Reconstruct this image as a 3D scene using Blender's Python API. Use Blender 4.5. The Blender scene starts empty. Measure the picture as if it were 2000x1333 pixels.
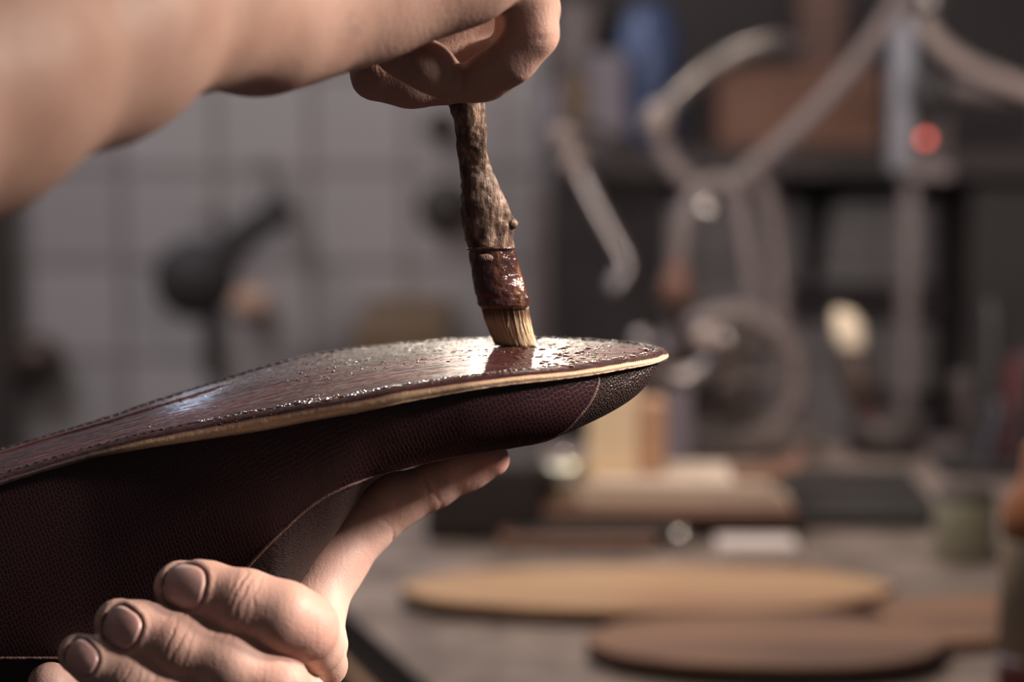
import bpy, bmesh, math, random
import numpy as np
from mathutils import Vector, Matrix
random.seed(7); RNG = np.random.default_rng(7)
R = math.radians
scn = bpy.context.scene
COL = scn.collection

# ---------------------------------------------------------------- camera
CAM_Z = 1.25; PITCH = 8.0; LENS = 85.0; FPX = LENS/36*2000; FOCUS = 0.668
cd = bpy.data.cameras.new('camera'); cam = bpy.data.objects.new('camera', cd); COL.objects.link(cam)
cam.location = (0, 0, CAM_Z); cam.rotation_euler = (R(90-PITCH), 0, 0)
cd.lens = LENS; cd.sensor_width = 36; cd.sensor_fit = 'HORIZONTAL'
cd.clip_start = 0.01; cd.clip_end = 50
cd.dof.use_dof = True; cd.dof.focus_distance = FOCUS; cd.dof.aperture_fstop = 7.0
scn.camera = cam
scn.view_settings.view_transform = 'Standard'; scn.view_settings.look = 'None'
scn.view_settings.gamma = 1; scn.view_settings.use_curve_mapping = False
scn.view_settings.exposure = 0.0

# ---------------------------------------------------------------- light
w = bpy.data.worlds.new('world'); scn.world = w; w.use_nodes = True
w.node_tree.nodes['Background'].inputs[0].default_value = (0.55, 0.49, 0.50, 1)
w.node_tree.nodes['Background'].inputs[1].default_value = 0.17

def area(name, loc, target, size, energy, col, size_y=None, spread=180):
    l = bpy.data.lights.new(name, 'AREA'); l.energy = energy; l.color = col; l.size = size
    if size_y: l.shape = 'RECTANGLE'; l.size_y = size_y
    l.spread = R(spread)
    o = bpy.data.objects.new(name, l); COL.objects.link(o); o.location = loc
    o.rotation_euler = (Vector(target)-Vector(loc)).to_track_quat('-Z', 'Y').to_euler()
    return o
SUBJ = (0.0, 0.68, 1.15)
area('bench_lamp', (0.80, 0.70, 1.62), (0.05, 0.70, 1.12), 0.12, 2.4, (1.0, 0.84, 0.70), None, 60)
area('back_lamp', (-0.02, 2.00, 1.43), (-0.004, 0.72, 1.15), 0.06, 0.026, (1.0, 0.86, 0.70), None, 10)
area('added_glint_light', (0.22, 2.15, 1.90), (0.0, 0.7, 1.13), 0.18, 3.8, (1.0, 0.86, 0.70))  # no real pendant: unseen light added behind to raise glints on the sole
area('window_light', (-0.53, 2.85, 1.42), (-0.1, 0.7, 1.13), 0.12, 1.6, (0.62, 0.74, 1.0), 0.16)
area('ceiling_light', (-0.9, 1.9, 2.4), (-0.4, 3.0, 1.1), 0.6, 18.0, (1.0, 0.95, 0.97))
area('added_wall_fill', (0.35, 1.05, 1.305), (0.45, 3.0, 1.18), 0.5, 1.25, (1.0, 0.88, 0.84), 0.05, 70)  # unseen fill added to brighten the tiles and things below the shelf
area('task_lamp', (-0.02, 1.22, 1.66), (0.10, 1.6, 0.95), 0.10, 1.7, (1.0, 0.82, 0.64), None, 120)
area('room_light', (1.08, 0.34, 1.74), (0.095, .65, 1.115), 0.14, 0.56, (1.0, 0.88, 0.82), None, 20)

# ---------------------------------------------------------------- helpers
cp, sp = math.cos(R(PITCH)), math.sin(R(PITCH))
FWD = np.array([0, cp, -sp]); UP = np.array([0, sp, cp]); RT = np.array([1., 0, 0])
CP = np.array([0, 0, CAM_Z])
def P(px, py, D):
    """world point seen at photo position (px,py), D metres in front of the camera"""
    px, py, D = np.asarray(px, float), np.asarray(py, float), np.asarray(D, float)
    return CP + D[..., None]*(FWD + ((px-1000)/FPX)[..., None]*RT - ((py-666.5)/FPX)[..., None]*UP)
def proj(V):
    d = V-CP; D = d@FWD
    return 1000+FPX*(d@RT)/D, 666.5-FPX*(d@UP)/D
def S(px, D): return px*D/FPX          # length of px photo pixels at distance D
BENCH_Z = 0.89
def DB(py, z=BENCH_Z):                 # distance at which height z is seen at photo row py
    return (CAM_Z-z)/(sp+cp*(py-666.5)/FPX)

def pchip(x, xs, ys):
    xs = np.asarray(xs, float); ys = np.asarray(ys, float)
    if xs[0] > xs[-1]: xs, ys = xs[::-1], ys[::-1]
    h = np.diff(xs); dl = np.diff(ys)/h; m = np.zeros(len(xs))
    for i in range(1, len(xs)-1):
        if dl[i-1]*dl[i] > 0:
            w1, w2 = 2*h[i]+h[i-1], h[i]+2*h[i-1]; m[i] = (w1+w2)/(w1/dl[i-1]+w2/dl[i])
    m[0], m[-1] = dl[0], dl[-1]
    x = np.clip(np.asarray(x, float), xs[0], xs[-1]); k = np.clip(np.searchsorted(xs, x)-1, 0, len(h)-1)
    t = (x-xs[k])/h[k]; hh = h[k]
    return ((2*t**3-3*t**2+1)*ys[k]+(t**3-2*t**2+t)*hh*m[k]+(-2*t**3+3*t**2)*ys[k+1]+(t**3-t**2)*hh*m[k+1])
def smooth01(x, a, b):
    t = np.clip((x-a)/(b-a), 0, 1); return t*t*(3-2*t)
def vnoise(Pn, scale, seed=0):
    """cheap smooth value noise, Pn (N,3) -> (N,) in -1..1"""
    q = np.asarray(Pn)*scale; i = np.floor(q).astype(np.int64); f = q-i; f = f*f*(3-2*f); out = 0
    for dx in (0, 1):
        for dy in (0, 1):
            for dz in (0, 1):
                h = ((i[:, 0]+dx)*374761393+(i[:, 1]+dy)*668265263+(i[:, 2]+dz)*2147483647+seed*974711) & 0xffffffff
                h = ((h ^ (h >> 13))*1274126177) & 0xffffffff
                v = ((h ^ (h >> 16)) & 0xffff)/32767.5-1
                wgt = (f[:, 0] if dx else 1-f[:, 0])*(f[:, 1] if dy else 1-f[:, 1])*(f[:, 2] if dz else 1-f[:, 2])
                out = out+v*wgt
    return out

WORLD = {}
def origin_of(o): return WORLD[o.name]
def make(name, V, F, mat, parent=None, origin=None, smooth=True, attrs=None, base=True):
    V = np.asarray(V, float)
    if origin is None:
        if parent is not None: origin = origin_of(parent)
        else:
            lo, hi = V.min(0), V.max(0); origin = np.array([(lo[0]+hi[0])/2, (lo[1]+hi[1])/2, lo[2]])
    origin = np.asarray(origin, float)
    me = bpy.data.meshes.new(name); me.from_pydata((V-origin).tolist(), [], [tuple(int(i) for i in f) for f in F]); me.validate()
    if isinstance(mat, (list, tuple)):
        for m in mat: me.materials.append(m)
    elif mat: me.materials.append(mat)
    if smooth: me.polygons.foreach_set('use_smooth', [True]*len(me.polygons))
    for k, a in (attrs or {}).items():
        at = me.attributes.new(k, 'FLOAT', 'POINT'); at.data.foreach_set('value', np.asarray(a, np.float32))
    me.update()
    o = bpy.data.objects.new(name, me); COL.objects.link(o)
    if parent is not None: o.parent = parent; o.location = (origin-origin_of(parent))
    else: o.location = origin
    WORLD[o.name] = origin
    return o
def empty(name, loc):
    o = bpy.data.objects.new(name, None); COL.objects.link(o); o.location = loc; o.empty_display_size = .02
    WORLD[o.name] = np.asarray(loc, float); return o
def tag(o, label=None, cat=None, group=None, kind=None):
    if label: o['label'] = label
    if cat: o['category'] = cat
    if group: o['group'] = group
    if kind: o['kind'] = kind
    return o
def bevel(o, wd, seg=2, angle=35):
    m = o.modifiers.new('b', 'BEVEL'); m.width = wd; m.segments = seg; m.limit_method = 'ANGLE'; m.angle_limit = R(angle); return o
def join(*parts):
    Vs, Fs, n = [], [], 0
    for V, F in parts:
        V = np.asarray(V, float); Vs.append(V); Fs += [tuple(int(i)+n for i in f) for f in F]; n += len(V)
    return np.vstack(Vs), Fs
def boxv(c, s, rz=0, ry=0, rx=0):
    """box: centre c, sizes s"""
    q = np.array([[x, y, z] for x in (-.5, .5) for y in (-.5, .5) for z in (-.5, .5)])*np.asarray(s)
    M = np.array(Matrix.Rotation(rz, 3, 'Z') @ Matrix.Rotation(ry, 3, 'Y') @ Matrix.Rotation(rx, 3, 'X'))
    V = q@M.T+np.asarray(c)
    return V, [(0, 1, 3, 2), (4, 6, 7, 5), (0, 4, 5, 1), (2, 3, 7, 6), (0, 2, 6, 4), (1, 5, 7, 3)]
def resample(pts, n):
    pts = np.asarray(pts, float)
    if len(pts) == 2: return pts[0]+(pts[1]-pts[0])*np.linspace(0, 1, n)[:, None]
    p = np.vstack([2*pts[0]-pts[1], pts, 2*pts[-1]-pts[-2]]); out = []
    for t in np.linspace(0, len(pts)-1-1e-9, n):
        k = int(t); u = t-k; a, b, c, d = p[k:k+4]
        out.append(.5*((2*b)+(-a+c)*u+(2*a-5*b+4*c-d)*u*u+(-a+3*b-3*c+d)*u**3))
    return np.array(out)
def tube(pts, rad, seg=12, n=None, ref=(0, 1, 0), flat=1.0, cap=True, roundcap=True):
    pts = np.asarray(pts, float); rad = np.broadcast_to(np.asarray(rad, float), (len(pts),)).copy()
    if n:
        t = np.linspace(0, len(pts)-1, n); rad = np.interp(t, np.arange(len(pts)), rad); pts = resample(pts, n)
    T = np.gradient(pts, axis=0); T /= np.linalg.norm(T, axis=1)[:, None]+1e-12
    if roundcap and cap:
        for s in (0, 1):
            e, r, t = (pts[0], rad[0], -T[0]) if s == 0 else (pts[-1], rad[-1], T[-1])
            a = np.array([30, 60, 85])*math.pi/180
            ep = e+t*(r*np.sin(a))[:, None]; er = r*np.cos(a)
            if s == 0: pts = np.vstack([ep[::-1], pts]); rad = np.r_[er[::-1], rad]; T = np.vstack([np.tile(T[0], (3, 1)), T])
            else: pts = np.vstack([pts, ep]); rad = np.r_[rad, er]; T = np.vstack([T, np.tile(T[-1], (3, 1))])
    U = np.asarray(ref, float)-T*(T@np.asarray(ref, float))[:, None]
    bad = np.linalg.norm(U, axis=1) < .2
    if bad.any(): r2 = np.array([.3, .1, 1.]); U[bad] = r2-T[bad]*(T[bad]@r2)[:, None]
    U /= np.linalg.norm(U, axis=1)[:, None]; W = np.cross(T, U)
    a = np.linspace(0, 2*math.pi, seg, endpoint=False)
    V = pts[:, None]+rad[:, None, None]*(np.cos(a)[None, :, None]*U[:, None]*flat+np.sin(a)[None, :, None]*W[:, None])
    m = len(pts); F = []
    for i in range(m-1):
        for j in range(seg):
            k = (j+1) % seg; F.append((i*seg+j, (i+1)*seg+j, (i+1)*seg+k, i*seg+k))
    if cap: F.append(tuple(range(seg))); F.append(tuple(range((m-1)*seg, m*seg))[::-1])
    return V.reshape(-1, 3), F
def lathe(prof, loc, seg=40, axis=(0, 0, 1)):
    """prof [(r,h)], turned about axis through loc"""
    q = Vector((0, 0, 1)).rotation_difference(Vector(axis)).to_matrix(); a = np.linspace(0, 2*math.pi, seg, endpoint=False)
    V = np.array([[r*np.cos(t), r*np.sin(t), h] for r, h in prof for t in a])@np.array(q).T+np.asarray(loc)
    F = [(i*seg+j, i*seg+(j+1) % seg, (i+1)*seg+(j+1) % seg, (i+1)*seg+j) for i in range(len(prof)-1) for j in range(seg)]
    if prof[0][0] > 1e-6: F.append(tuple(range(seg))[::-1])
    if prof[-1][0] > 1e-6: F.append(tuple(range((len(prof)-1)*seg, len(prof)*seg)))
    return V, F
def torus(c, R0, r, axis=(0, 1, 0), seg=48, rs=12, a0=0, a1=360, flat=1):
    q = np.array(Vector((0, 0, 1)).rotation_difference(Vector(axis)).to_matrix())
    t = np.radians(np.linspace(a0, a1, seg)); pts = np.stack([R0*np.cos(t), R0*np.sin(t), 0*t], 1)@q.T+np.asarray(c)
    return tube(pts, r, rs, ref=axis, roundcap=(a1-a0) < 359, flat=flat)
def sphere(c, r, sx=1, sy=1, sz=1, seg=24, rings=14):
    pr = [(max(math.sin(math.pi*i/rings), 0)*r, -math.cos(math.pi*i/rings)*r) for i in range(rings+1)]
    pr[0] = (1e-5, pr[0][1]); pr[-1] = (1e-5, pr[-1][1])
    V, F = lathe(pr, (0, 0, 0), seg); return V*np.array([sx, sy, sz])+np.asarray(c), F
def prism(outline, z0, z1):
    """outline (N,2) ccw, vertical prism"""
    o = np.asarray(outline, float); n = len(o)
    V = np.vstack([np.c_[o, np.full(n, z0)], np.c_[o, np.full(n, z1)]])
    F = [tuple(range(n))[::-1], tuple(range(n, 2*n))]+[(i, (i+1) % n, n+(i+1) % n, n+i) for i in range(n)]
    return V, F

# ---------------------------------------------------------------- materials
class NT:
    def __init__(s, name):
        s.m = bpy.data.materials.new(name); s.m.use_nodes = True; s.t = s.m.node_tree
        s.b = s.t.nodes['Principled BSDF']; s.tc = s.n('ShaderNodeTexCoord')
        s.obj = s.tc.outputs['Object']
    def n(s, k, **kw):
        x = s.t.nodes.new(k)
        for a, v in kw.items(): setattr(x, a, v)
        return x
    def l(s, a, b): s.t.links.new(a, b)
    def set(s, inp, v):
        if hasattr(v, 'is_output'): s.l(v, inp)
        else: inp.default_value = v
    def mapping(s, scale=(1, 1, 1), rot=(0, 0, 0), vec=None):
        m = s.n('ShaderNodeMapping'); m.inputs['Scale'].default_value = scale; m.inputs['Rotation'].default_value = rot
        s.l(vec or s.obj, m.inputs['Vector']); return m.outputs[0]
    def noise(s, scale, detail=3, vec=None, rough=.5):
        x = s.n('ShaderNodeTexNoise'); x.inputs['Scale'].default_value = scale; x.inputs['Detail'].default_value = detail
        x.inputs['Roughness'].default_value = rough; s.l(vec or s.obj, x.inputs['Vector']); return x.outputs['Fac']
    def voro(s, scale, feature='F1', vec=None, out='Distance', rnd=1):
        x = s.n('ShaderNodeTexVoronoi', feature=feature); x.inputs['Scale'].default_value = scale
        x.inputs['Randomness'].default_value = rnd; s.l(vec or s.obj, x.inputs['Vector']); return x.outputs[out]
    def ramp(s, fac, stops):
        x = s.n('ShaderNodeValToRGB'); e = x.color_ramp.elements
        while len(e) < len(stops): e.new(.5)
        for i, (p, c) in enumerate(stops):
            e[i].position = p; e[i].color = (*c, 1) if len(c) == 3 else c
        s.l(fac, x.inputs[0]); return x.outputs[0]
    def mix(s, fac, a, b, mode='MIX'):
        x = s.n('ShaderNodeMix', data_type='RGBA', blend_type=mode); s.set(x.inputs[0], fac)
        s.set(x.inputs[6], (*a, 1) if isinstance(a, tuple) and len(a) == 3 else a); s.set(x.inputs[7], (*b, 1) if isinstance(b, tuple) and len(b) == 3 else b)
        return x.outputs[2]
    def math(s, op, a, b=0, c=0):
        x = s.n('ShaderNodeMath', operation=op); s.set(x.inputs[0], a); s.set(x.inputs[1], b); s.set(x.inputs[2], c); return x.outputs[0]
    def attr(s, name): return s.n('ShaderNodeAttribute', attribute_name=name).outputs['Fac']
    def bump(s, h, dist, strength=1, prev=None):
        x = s.n('ShaderNodeBump'); s.set(x.inputs['Strength'], strength); x.inputs['Distance'].default_value = dist; s.l(h, x.inputs['Height'])
        if prev is not None: s.l(prev, x.inputs['Normal'])
        return x.outputs[0]
    def out(s, col=None, rough=None, metal=None, nrm=None, **kw):
        b = s.b.inputs
        if col is not None: s.set(b['Base Color'], (*col, 1) if isinstance(col, tuple) and len(col) == 3 else col)
        if rough is not None: s.set(b['Roughness'], rough)
        if metal is not None: s.set(b['Metallic'], metal)
        if nrm is not None: s.l(nrm, b['Normal'])
        for k, v in kw.items(): s.set(b[k.replace('_', ' ')], v)
        return s.m
def plain(name, col, rough=.6, metal=0, var=.25, scale=30, bump=0, **kw):
    t = NT(name); n = t.noise(scale, 4)
    c = t.mix(n, tuple(x*(1-var) for x in col), tuple(min(1, x*(1+var)) for x in col))
    nr = t.bump(t.noise(scale*5, 4), bump) if bump else None
    return t.out(c, rough, metal, nr, **kw)

def mat_skin():
    t = NT('skin')
    n1 = t.noise(60, 4); n2 = t.noise(350, 4)
    c = t.ramp(n1, [(.3, (.40, .245, .200)), (.55, (.46, .305, .250)), (.75, (.43, .26, .215))])
    c = t.mix(t.math('MULTIPLY', n2, .25), c, (.36, .16, .11))
    red = t.attr('red'); c = t.mix(t.math('MULTIPLY', red, .5), c, (.46, .15, .11))
    d = t.attr('dirt'); dn = t.math('MULTIPLY', d, t.ramp(t.noise(700, 4), [(.35, (.2, .2, .2)), (.6, (1, 1, 1))]))
    c = t.mix(dn, c, (.05, .035, .03))
    v = t.voro(1500); vn = t.noise(1100, 4)
    b = t.bump(v, .00012, .55); b = t.bump(vn, .00016, .6, b)
    wr = t.n('ShaderNodeTexNoise'); wr.inputs['Scale'].default_value = 260; wr.inputs['Detail'].default_value = 3
    t.l(t.mapping((3, .7, .7), (0, .45, 0)), wr.inputs['Vector']); b = t.bump(wr.outputs['Fac'], .00035, .35, b)
    return t.out(c, t.math('ADD', .42, t.math('MULTIPLY', n2, .2)), nrm=b, Subsurface_Weight=.12, Subsurface_Radius=(1, .35, .2), Subsurface_Scale=.003, Specular_IOR_Level=.28)
def mat_nail():
    t = NT('fingernail')
    c = t.ramp(t.noise(160, 3), [(.3, (.40, .225, .20)), (.7, (.50, .31, .275))])
    m = t.mapping((.2, 3, 3)); b = t.bump(t.noise(300, 3, m), .0001, .5)
    return t.out(c, .33, nrm=b, Subsurface_Weight=.1, Subsurface_Scale=.001)
def mat_sole():
    t = NT('burgundy_sole_leather')
    g = t.attr('grain'); ed = t.attr('rim')
    n = t.noise(70, 5, t.mapping((.5, 2.2, 1)))
    c = t.ramp(n, [(.25, (.026, .009, .009)), (.5, (.052, .016, .015)), (.75, (.085, .028, .024))])
    c = t.mix(ed, c, (.022, .012, .012))
    gr = t.noise(1900, 3, rough=.6); f = t.voro(900)
    c = t.mix(t.math('MULTIPLY', g, .65), c, (.060, .034, .026))
    b = t.bump(gr, .0013, t.math('ADD', .16, t.math('MULTIPLY', g, .84)))
    b = t.bump(f, .0008, t.math('ADD', .10, t.math('MULTIPLY', g, .5)), b)
    b = t.bump(t.noise(160, 4, t.mapping((.4, 2, 1))), .0018, .35, b)
    dv = t.n('ShaderNodeTexVoronoi'); dv.inputs['Scale'].default_value = 620; t.l(t.obj, dv.inputs['Vector'])
    keep = t.ramp(t.math('ADD', t.noise(55, 3), t.math('MULTIPLY', g, .22)), [(.47, (0, 0, 0)), (.62, (1, 1, 1))])
    rad = t.math('MULTIPLY', keep, t.math('MULTIPLY', dv.outputs['Color'], .48))
    drop = t.math('MAXIMUM', t.math('SUBTRACT', 1, t.math('DIVIDE', dv.outputs['Distance'], t.math('ADD', rad, .02))), 0)
    b = t.bump(t.math('POWER', drop, .5), .0009, .9, b)
    dm = t.math('MINIMUM', t.math('MULTIPLY', drop, 6), 1)
    r = t.math('SUBTRACT', t.ramp(t.noise(420, 4), [(.38, (.60, .60, .60)), (.6, (.76, .76, .76))]), t.math('MULTIPLY', dm, .56))
    r = t.math('SUBTRACT', r, t.math('MULTIPLY', g, .14))
    r = t.math('MAXIMUM', t.math('SUBTRACT', r, t.math('MULTIPLY', t.attr('wet'), t.math('ADD', .12, t.math('MULTIPLY', t.noise(300, 3), .5)))), .10)
    return t.out(c, r, nrm=b, Specular_IOR_Level=.12)
def mat_edge():
    t = NT('raw_leather_edge')
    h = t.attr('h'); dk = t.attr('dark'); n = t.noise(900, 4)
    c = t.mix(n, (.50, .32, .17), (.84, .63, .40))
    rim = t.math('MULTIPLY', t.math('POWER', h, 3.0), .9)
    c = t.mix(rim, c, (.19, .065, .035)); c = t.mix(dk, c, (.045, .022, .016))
    b = t.bump(t.noise(2200, 4), .0003, .7)
    return t.out(c, .8, nrm=b, Sheen_Weight=.3)
def mat_vamp():
    t = NT('burgundy_lizard_leather')
    wv = t.mapping((1.0, .03, .72), (0, R(24), 0)); wob = t.noise(90, 2)
    x = t.n('ShaderNodeVectorMath', operation='MULTIPLY_ADD'); t.l(wob, x.inputs[0]); x.inputs[1].default_value = (.0016,)*3; t.l(wv, x.inputs[2])
    sx = t.n('ShaderNodeSeparateXYZ'); t.l(x.outputs[0], sx.inputs[0]); cx = t.n('ShaderNodeCombineXYZ'); t.l(sx.outputs[0], cx.inputs[0]); t.l(sx.outputs[2], cx.inputs[1])
    vo = t.n('ShaderNodeTexVoronoi', feature='DISTANCE_TO_EDGE', voronoi_dimensions='2D'); vo.inputs['Scale'].default_value = 930; vo.inputs['Randomness'].default_value = .5
    t.l(cx.outputs[0], vo.inputs['Vector']); e = vo.outputs['Distance']
    line = t.ramp(e, [(.02, (1, 1, 1)), (.09, (.0, .0, .0))])
    c = t.mix(t.noise(40, 3), (.010, .005, .0058), (.020, .0062, .0076))
    c = t.mix(line, c, (.058, .019, .022))
    b = t.bump(t.ramp(e, [(0, (0, 0, 0)), (.18, (1, 1, 1))]), .00016, .5)
    return t.out(c, .42, nrm=b, Specular_IOR_Level=.28)
def mat_cap():
    t = NT('dark_scaled_leather')
    e = t.voro(1500, 'DISTANCE_TO_EDGE', t.mapping((1, .1, .6), (0, R(30), 0)), rnd=.7)
    c = t.mix(t.noise(60, 3), (.011, .006, .0055), (.024, .012, .011))
    b = t.bump(t.ramp(e, [(0, (0, 0, 0)), (.3, (1, 1, 1))]), .0004, .7)
    return t.out(c, .5, nrm=b, Specular_IOR_Level=.3)
def mat_tongue():
    t = NT('brown_grained_leather')
    e = t.voro(1900, 'DISTANCE_TO_EDGE', t.mapping((.35, .3, 1.2), (0, R(-40), 0)))
    c = t.mix(t.noise(50, 4), (.022, .012, .011), (.042, .024, .021))
    b = t.bump(t.ramp(e, [(0, (0, 0, 0)), (.25, (1, 1, 1))]), .00022, .6)
    return t.out(c, .62, nrm=b, Specular_IOR_Level=.25)
def mat_twig():
    t = NT('weathered_twig_wood')
    m = t.mapping((1, 1, .18)); n = t.noise(420, 6, m, .65); n2 = t.noise(130, 4)
    c = t.ramp(n, [(.36, (.03, .016, .011)), (.5, (.16, .10, .07)), (.62, (.40, .28, .21))])
    c = t.mix(t.math('MULTIPLY', n2, .5), c, (.05, .028, .02))
    b = t.bump(n, .0012, .9); b = t.bump(t.noise(1500, 3), .0003, .6, b)
    return t.out(c, t.ramp(n2, [(.4, (.55, .55, .55)), (.6, (.3, .3, .3))]), nrm=b)
def mat_binding():
    t = NT('glue_soaked_binding')
    h = t.noise(240, 4, t.mapping((1, 1, .35))); band = t.noise(300, 2, t.mapping((.1, .1, 1)))
    c = t.ramp(h, [(.3, (.020, .009, .008)), (.5, (.075, .030, .022)), (.68, (.27, .125, .05))])
    c = t.mix(t.ramp(band, [(.45, (0, 0, 0)), (.6, (.55, .55, .55))]), c, (.035, .015, .018))
    b = t.bump(t.noise(420, 4), .0012, .8)
    return t.out(c, .17, nrm=b, Coat_Weight=.6, Coat_Roughness=.08)
def mat_bristle():
    t = NT('hog_bristle'); h = t.attr('h')
    c = t.ramp(h, [(.0, (.045, .02, .012)), (.2, (.24, .15, .09)), (.42, (.72, .55, .36)), (.9, (.78, .60, .40)), (1, (.50, .33, .20))])
    return t.out(c, .38)
def mat_glue():
    t = NT('wet_glue'); return t.out((.09, .035, .02), .13, Transmission_Weight=.35, IOR=1.45, Coat_Weight=.5, Coat_Roughness=.03)
def mat_tiles():
    t = NT('glazed_wall_tiles')
    br = t.n('ShaderNodeTexBrick'); t.l(t.mapping((1, 1, 1), (R(90), 0, 0)), br.inputs['Vector'])
    br.offset = 0; br.inputs['Scale'].default_value = 1; br.inputs['Brick Width'].default_value = .236/2; br.inputs['Row Height'].default_value = .118
    br.inputs['Mortar Size'].default_value = .0055; br.inputs['Mortar Smooth'].default_value = .2; br.inputs['Bias'].default_value = 0
    br.inputs['Color1'].default_value = (.36, .335, .345, 1); br.inputs['Color2'].default_value = (.44, .41, .42, 1); br.inputs['Mortar'].default_value = (.20, .18, .175, 1)
    c = t.mix(t.math('MULTIPLY', t.noise(3, 3), .3), br.outputs['Color'], (.30, .25, .23))
    b = t.bump(br.outputs['Fac'], -.002, .6)
    return t.out(c, .38, nrm=b)
def mat_bench():
    t = NT('worn_stone_grey_benchtop')
    n = t.noise(22, 5, rough=.65); n2 = t.noise(75, 4); sp_ = t.voro(45)
    c = t.ramp(n, [(.36, (.10, .078, .070)), (.5, (.19, .150, .136)), (.64, (.29, .23, .21))])
    c = t.mix(t.ramp(sp_, [(.08, (.8, .8, .8)), (.2, (0, 0, 0))]), c, (.10, .07, .065))
    c = t.mix(t.math('MULTIPLY', n2, .4), c, (.22, .16, .13))
    return t.out(c, .7, nrm=t.bump(n2, .001, .5))
def mat_hide(name, a, b_):
    t = NT(name); n = t.noise(9, 4, t.mapping((.5, 2, 1)))
    c = t.mix(t.ramp(n, [(.38, (0, 0, 0)), (.62, (1, 1, 1))]), a, b_)
    return t.out(c, .62, nrm=t.bump(t.noise(400, 3), .0004, .5))
M = dict(skin=mat_skin(), nail=mat_nail(), sole=mat_sole(), edge=mat_edge(), vamp=mat_vamp(), cap=mat_cap(), tongue=mat_tongue(),
         twig=mat_twig(), bind=mat_binding(), bristle=mat_bristle(), glue=mat_glue(), tiles=mat_tiles(), bench=mat_bench(),
         hideA=mat_hide('tan_sole_leather', (.52, .34, .19), (.36, .20, .12)), hideB=mat_hide('brown_sole_leather', (.27, .145, .09), (.14, .072, .05)),
         under=plain('dark_sole_core', (.030, .024, .022), .7), black=plain('black_metal', (.020, .018, .018), .5),
         dark=plain('dark_brown_paint', (.045, .034, .032), .6), thread=plain('waxed_black_thread', (.012, .011, .012), .28, bump=.0004, scale=300),
         lip=plain('cut_leather_rim', (.115, .06, .05), .6, scale=400, bump=.0005), panel=plain('dark_panel', (.028, .022, .022), .7),
         walnut=plain('brown_wood', (.15, .075, .055), .55, scale=12), orange=plain('orange_brown_board', (.20, .095, .06), .6, scale=8),
         steel=plain('brushed_steel', (.40, .36, .35), .38, 1), chrome=plain('polished_steel', (.75, .70, .66), .15, 1),
         pole=plain('grey_painted_metal', (.20, .20, .225), .45, .2), rubber=plain('grey_rubber_hose', (.17, .135, .13), .5),
         hosel=plain('beige_plastic_hose', (.34, .27, .24), .45), blue=plain('blue_plastic', (.06, .09, .19), .4, var=.15),
         lilac=plain('pale_violet_plastic', (.22, .19, .22), .5), ochre=plain('ochre_tin', (.16, .10, .05), .5),
         card=plain('cream_cardboard', (.86, .68, .48), .8, var=.1), cardo=plain('orange_cardboard', (.50, .30, .19), .8, var=.12),
         paper=plain('cream_paper', (.70, .57, .47), .85, var=.06), white=plain('white_card', (.68, .59, .58), .7, var=.05),
         red=plain('red_plastic', (.55, .06, .045), .3, var=.1), redd=plain('dark_red_handle', (.085, .018, .02), .5),
         navy=plain('dark_blue_handle', (.028, .026, .036), .5), glass=plain('frosted_olive_glass', (.24, .23, .17), .35),
         amber=plain('amber_cap', (.36, .15, .07), .45), milk=plain('cloudy_plastic', (.30, .25, .19), .35), wine=plain('dark_red_liquid', (.06, .015, .014), .3),
         cream=plain('cream_bristle', (.95, .80, .60), .8, var=.05), brass=plain('aged_brass', (.065, .042, .032), .45, .2),
         gold=plain('polished_tin', (.95, .85, .66), .28, 1), mach=plain('old_machine_enamel', (.11, .085, .075), .4),
         beige=plain('beige_sponge', (.60, .38, .27), .85), floor=plain('dark_floor', (.05, .042, .04), .7), plaster=plain('plaster', (.35, .31, .30), .8),
         umber=plain('umber_paint', (.075, .062, .058), .6), strip=plain('pale_wood_strip', (.36, .22, .14), .6))

# ================================================================ SETTING
def st(o): o['kind'] = 'structure'; return o
WALL_Y = 3.0
V, F = boxv((0, WALL_Y+.05, 1.3), (6, .1, 2.8)); st(make('wall_back', V, F, M['tiles'], smooth=False, origin=(-.013, WALL_Y, -.02)))
V, F = boxv((0, .8, -.05), (6, 4.6, .1)); st(make('floor', V, F, M['floor'], smooth=False))
V, F = boxv((-2.95, .8, 1.3), (.1, 4.6, 2.8)); st(make('wall_left', V, F, M['plaster'], smooth=False))
q = P(-20, 500, 2.93)
V, F = boxv((q[0]-.02, WALL_Y-.015, 1.3), (.07, .03, 2.6)); st(make('trim_1', V, F, M['dark'], smooth=False))

# ---- bench: left edge runs away from the camera
e0 = P(830, 1333, DB(1333)); e1 = P(655, 1175, DB(1175)); dr = (e1-e0)[:2]; 
A = e0[:2]-dr*.6; B = e0[:2]+dr*4.0
poly = [A, (1.9, A[1]), (1.9, B[1]), B]
bench = empty('workbench', (1.0, 1.6, 0))
V, F = prism(poly, BENCH_Z-.035, BENCH_Z); o = make('benchtop', V, F, [M['bench'], M['dark']], bench, smooth=False); 
for p in o.data.polygons:
    if abs(p.normal.z) < .5: p.material_index = 1
bevel(o, .002)
pin = [np.array(A)+(.03, .03), (1.87, A[1]+.03), (1.87, B[1]-.03), np.array(B)+(.03, -.03)]
V, F = prism(pin, .12, BENCH_Z-.035); make('cabinet_body', V, F, M['panel'], bench, smooth=False)
zl = BENCH_Z-.030
s0 = P(600, 1225, DB(1225, zl))[:2]; s1 = P(700, 1335, DB(1335, zl))[:2]; sd_ = s1-s0; s1 = s1+sd_*1.2
nn_ = np.array([-sd_[1], sd_[0]]); nn_ = nn_/np.linalg.norm(nn_)*.007
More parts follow.
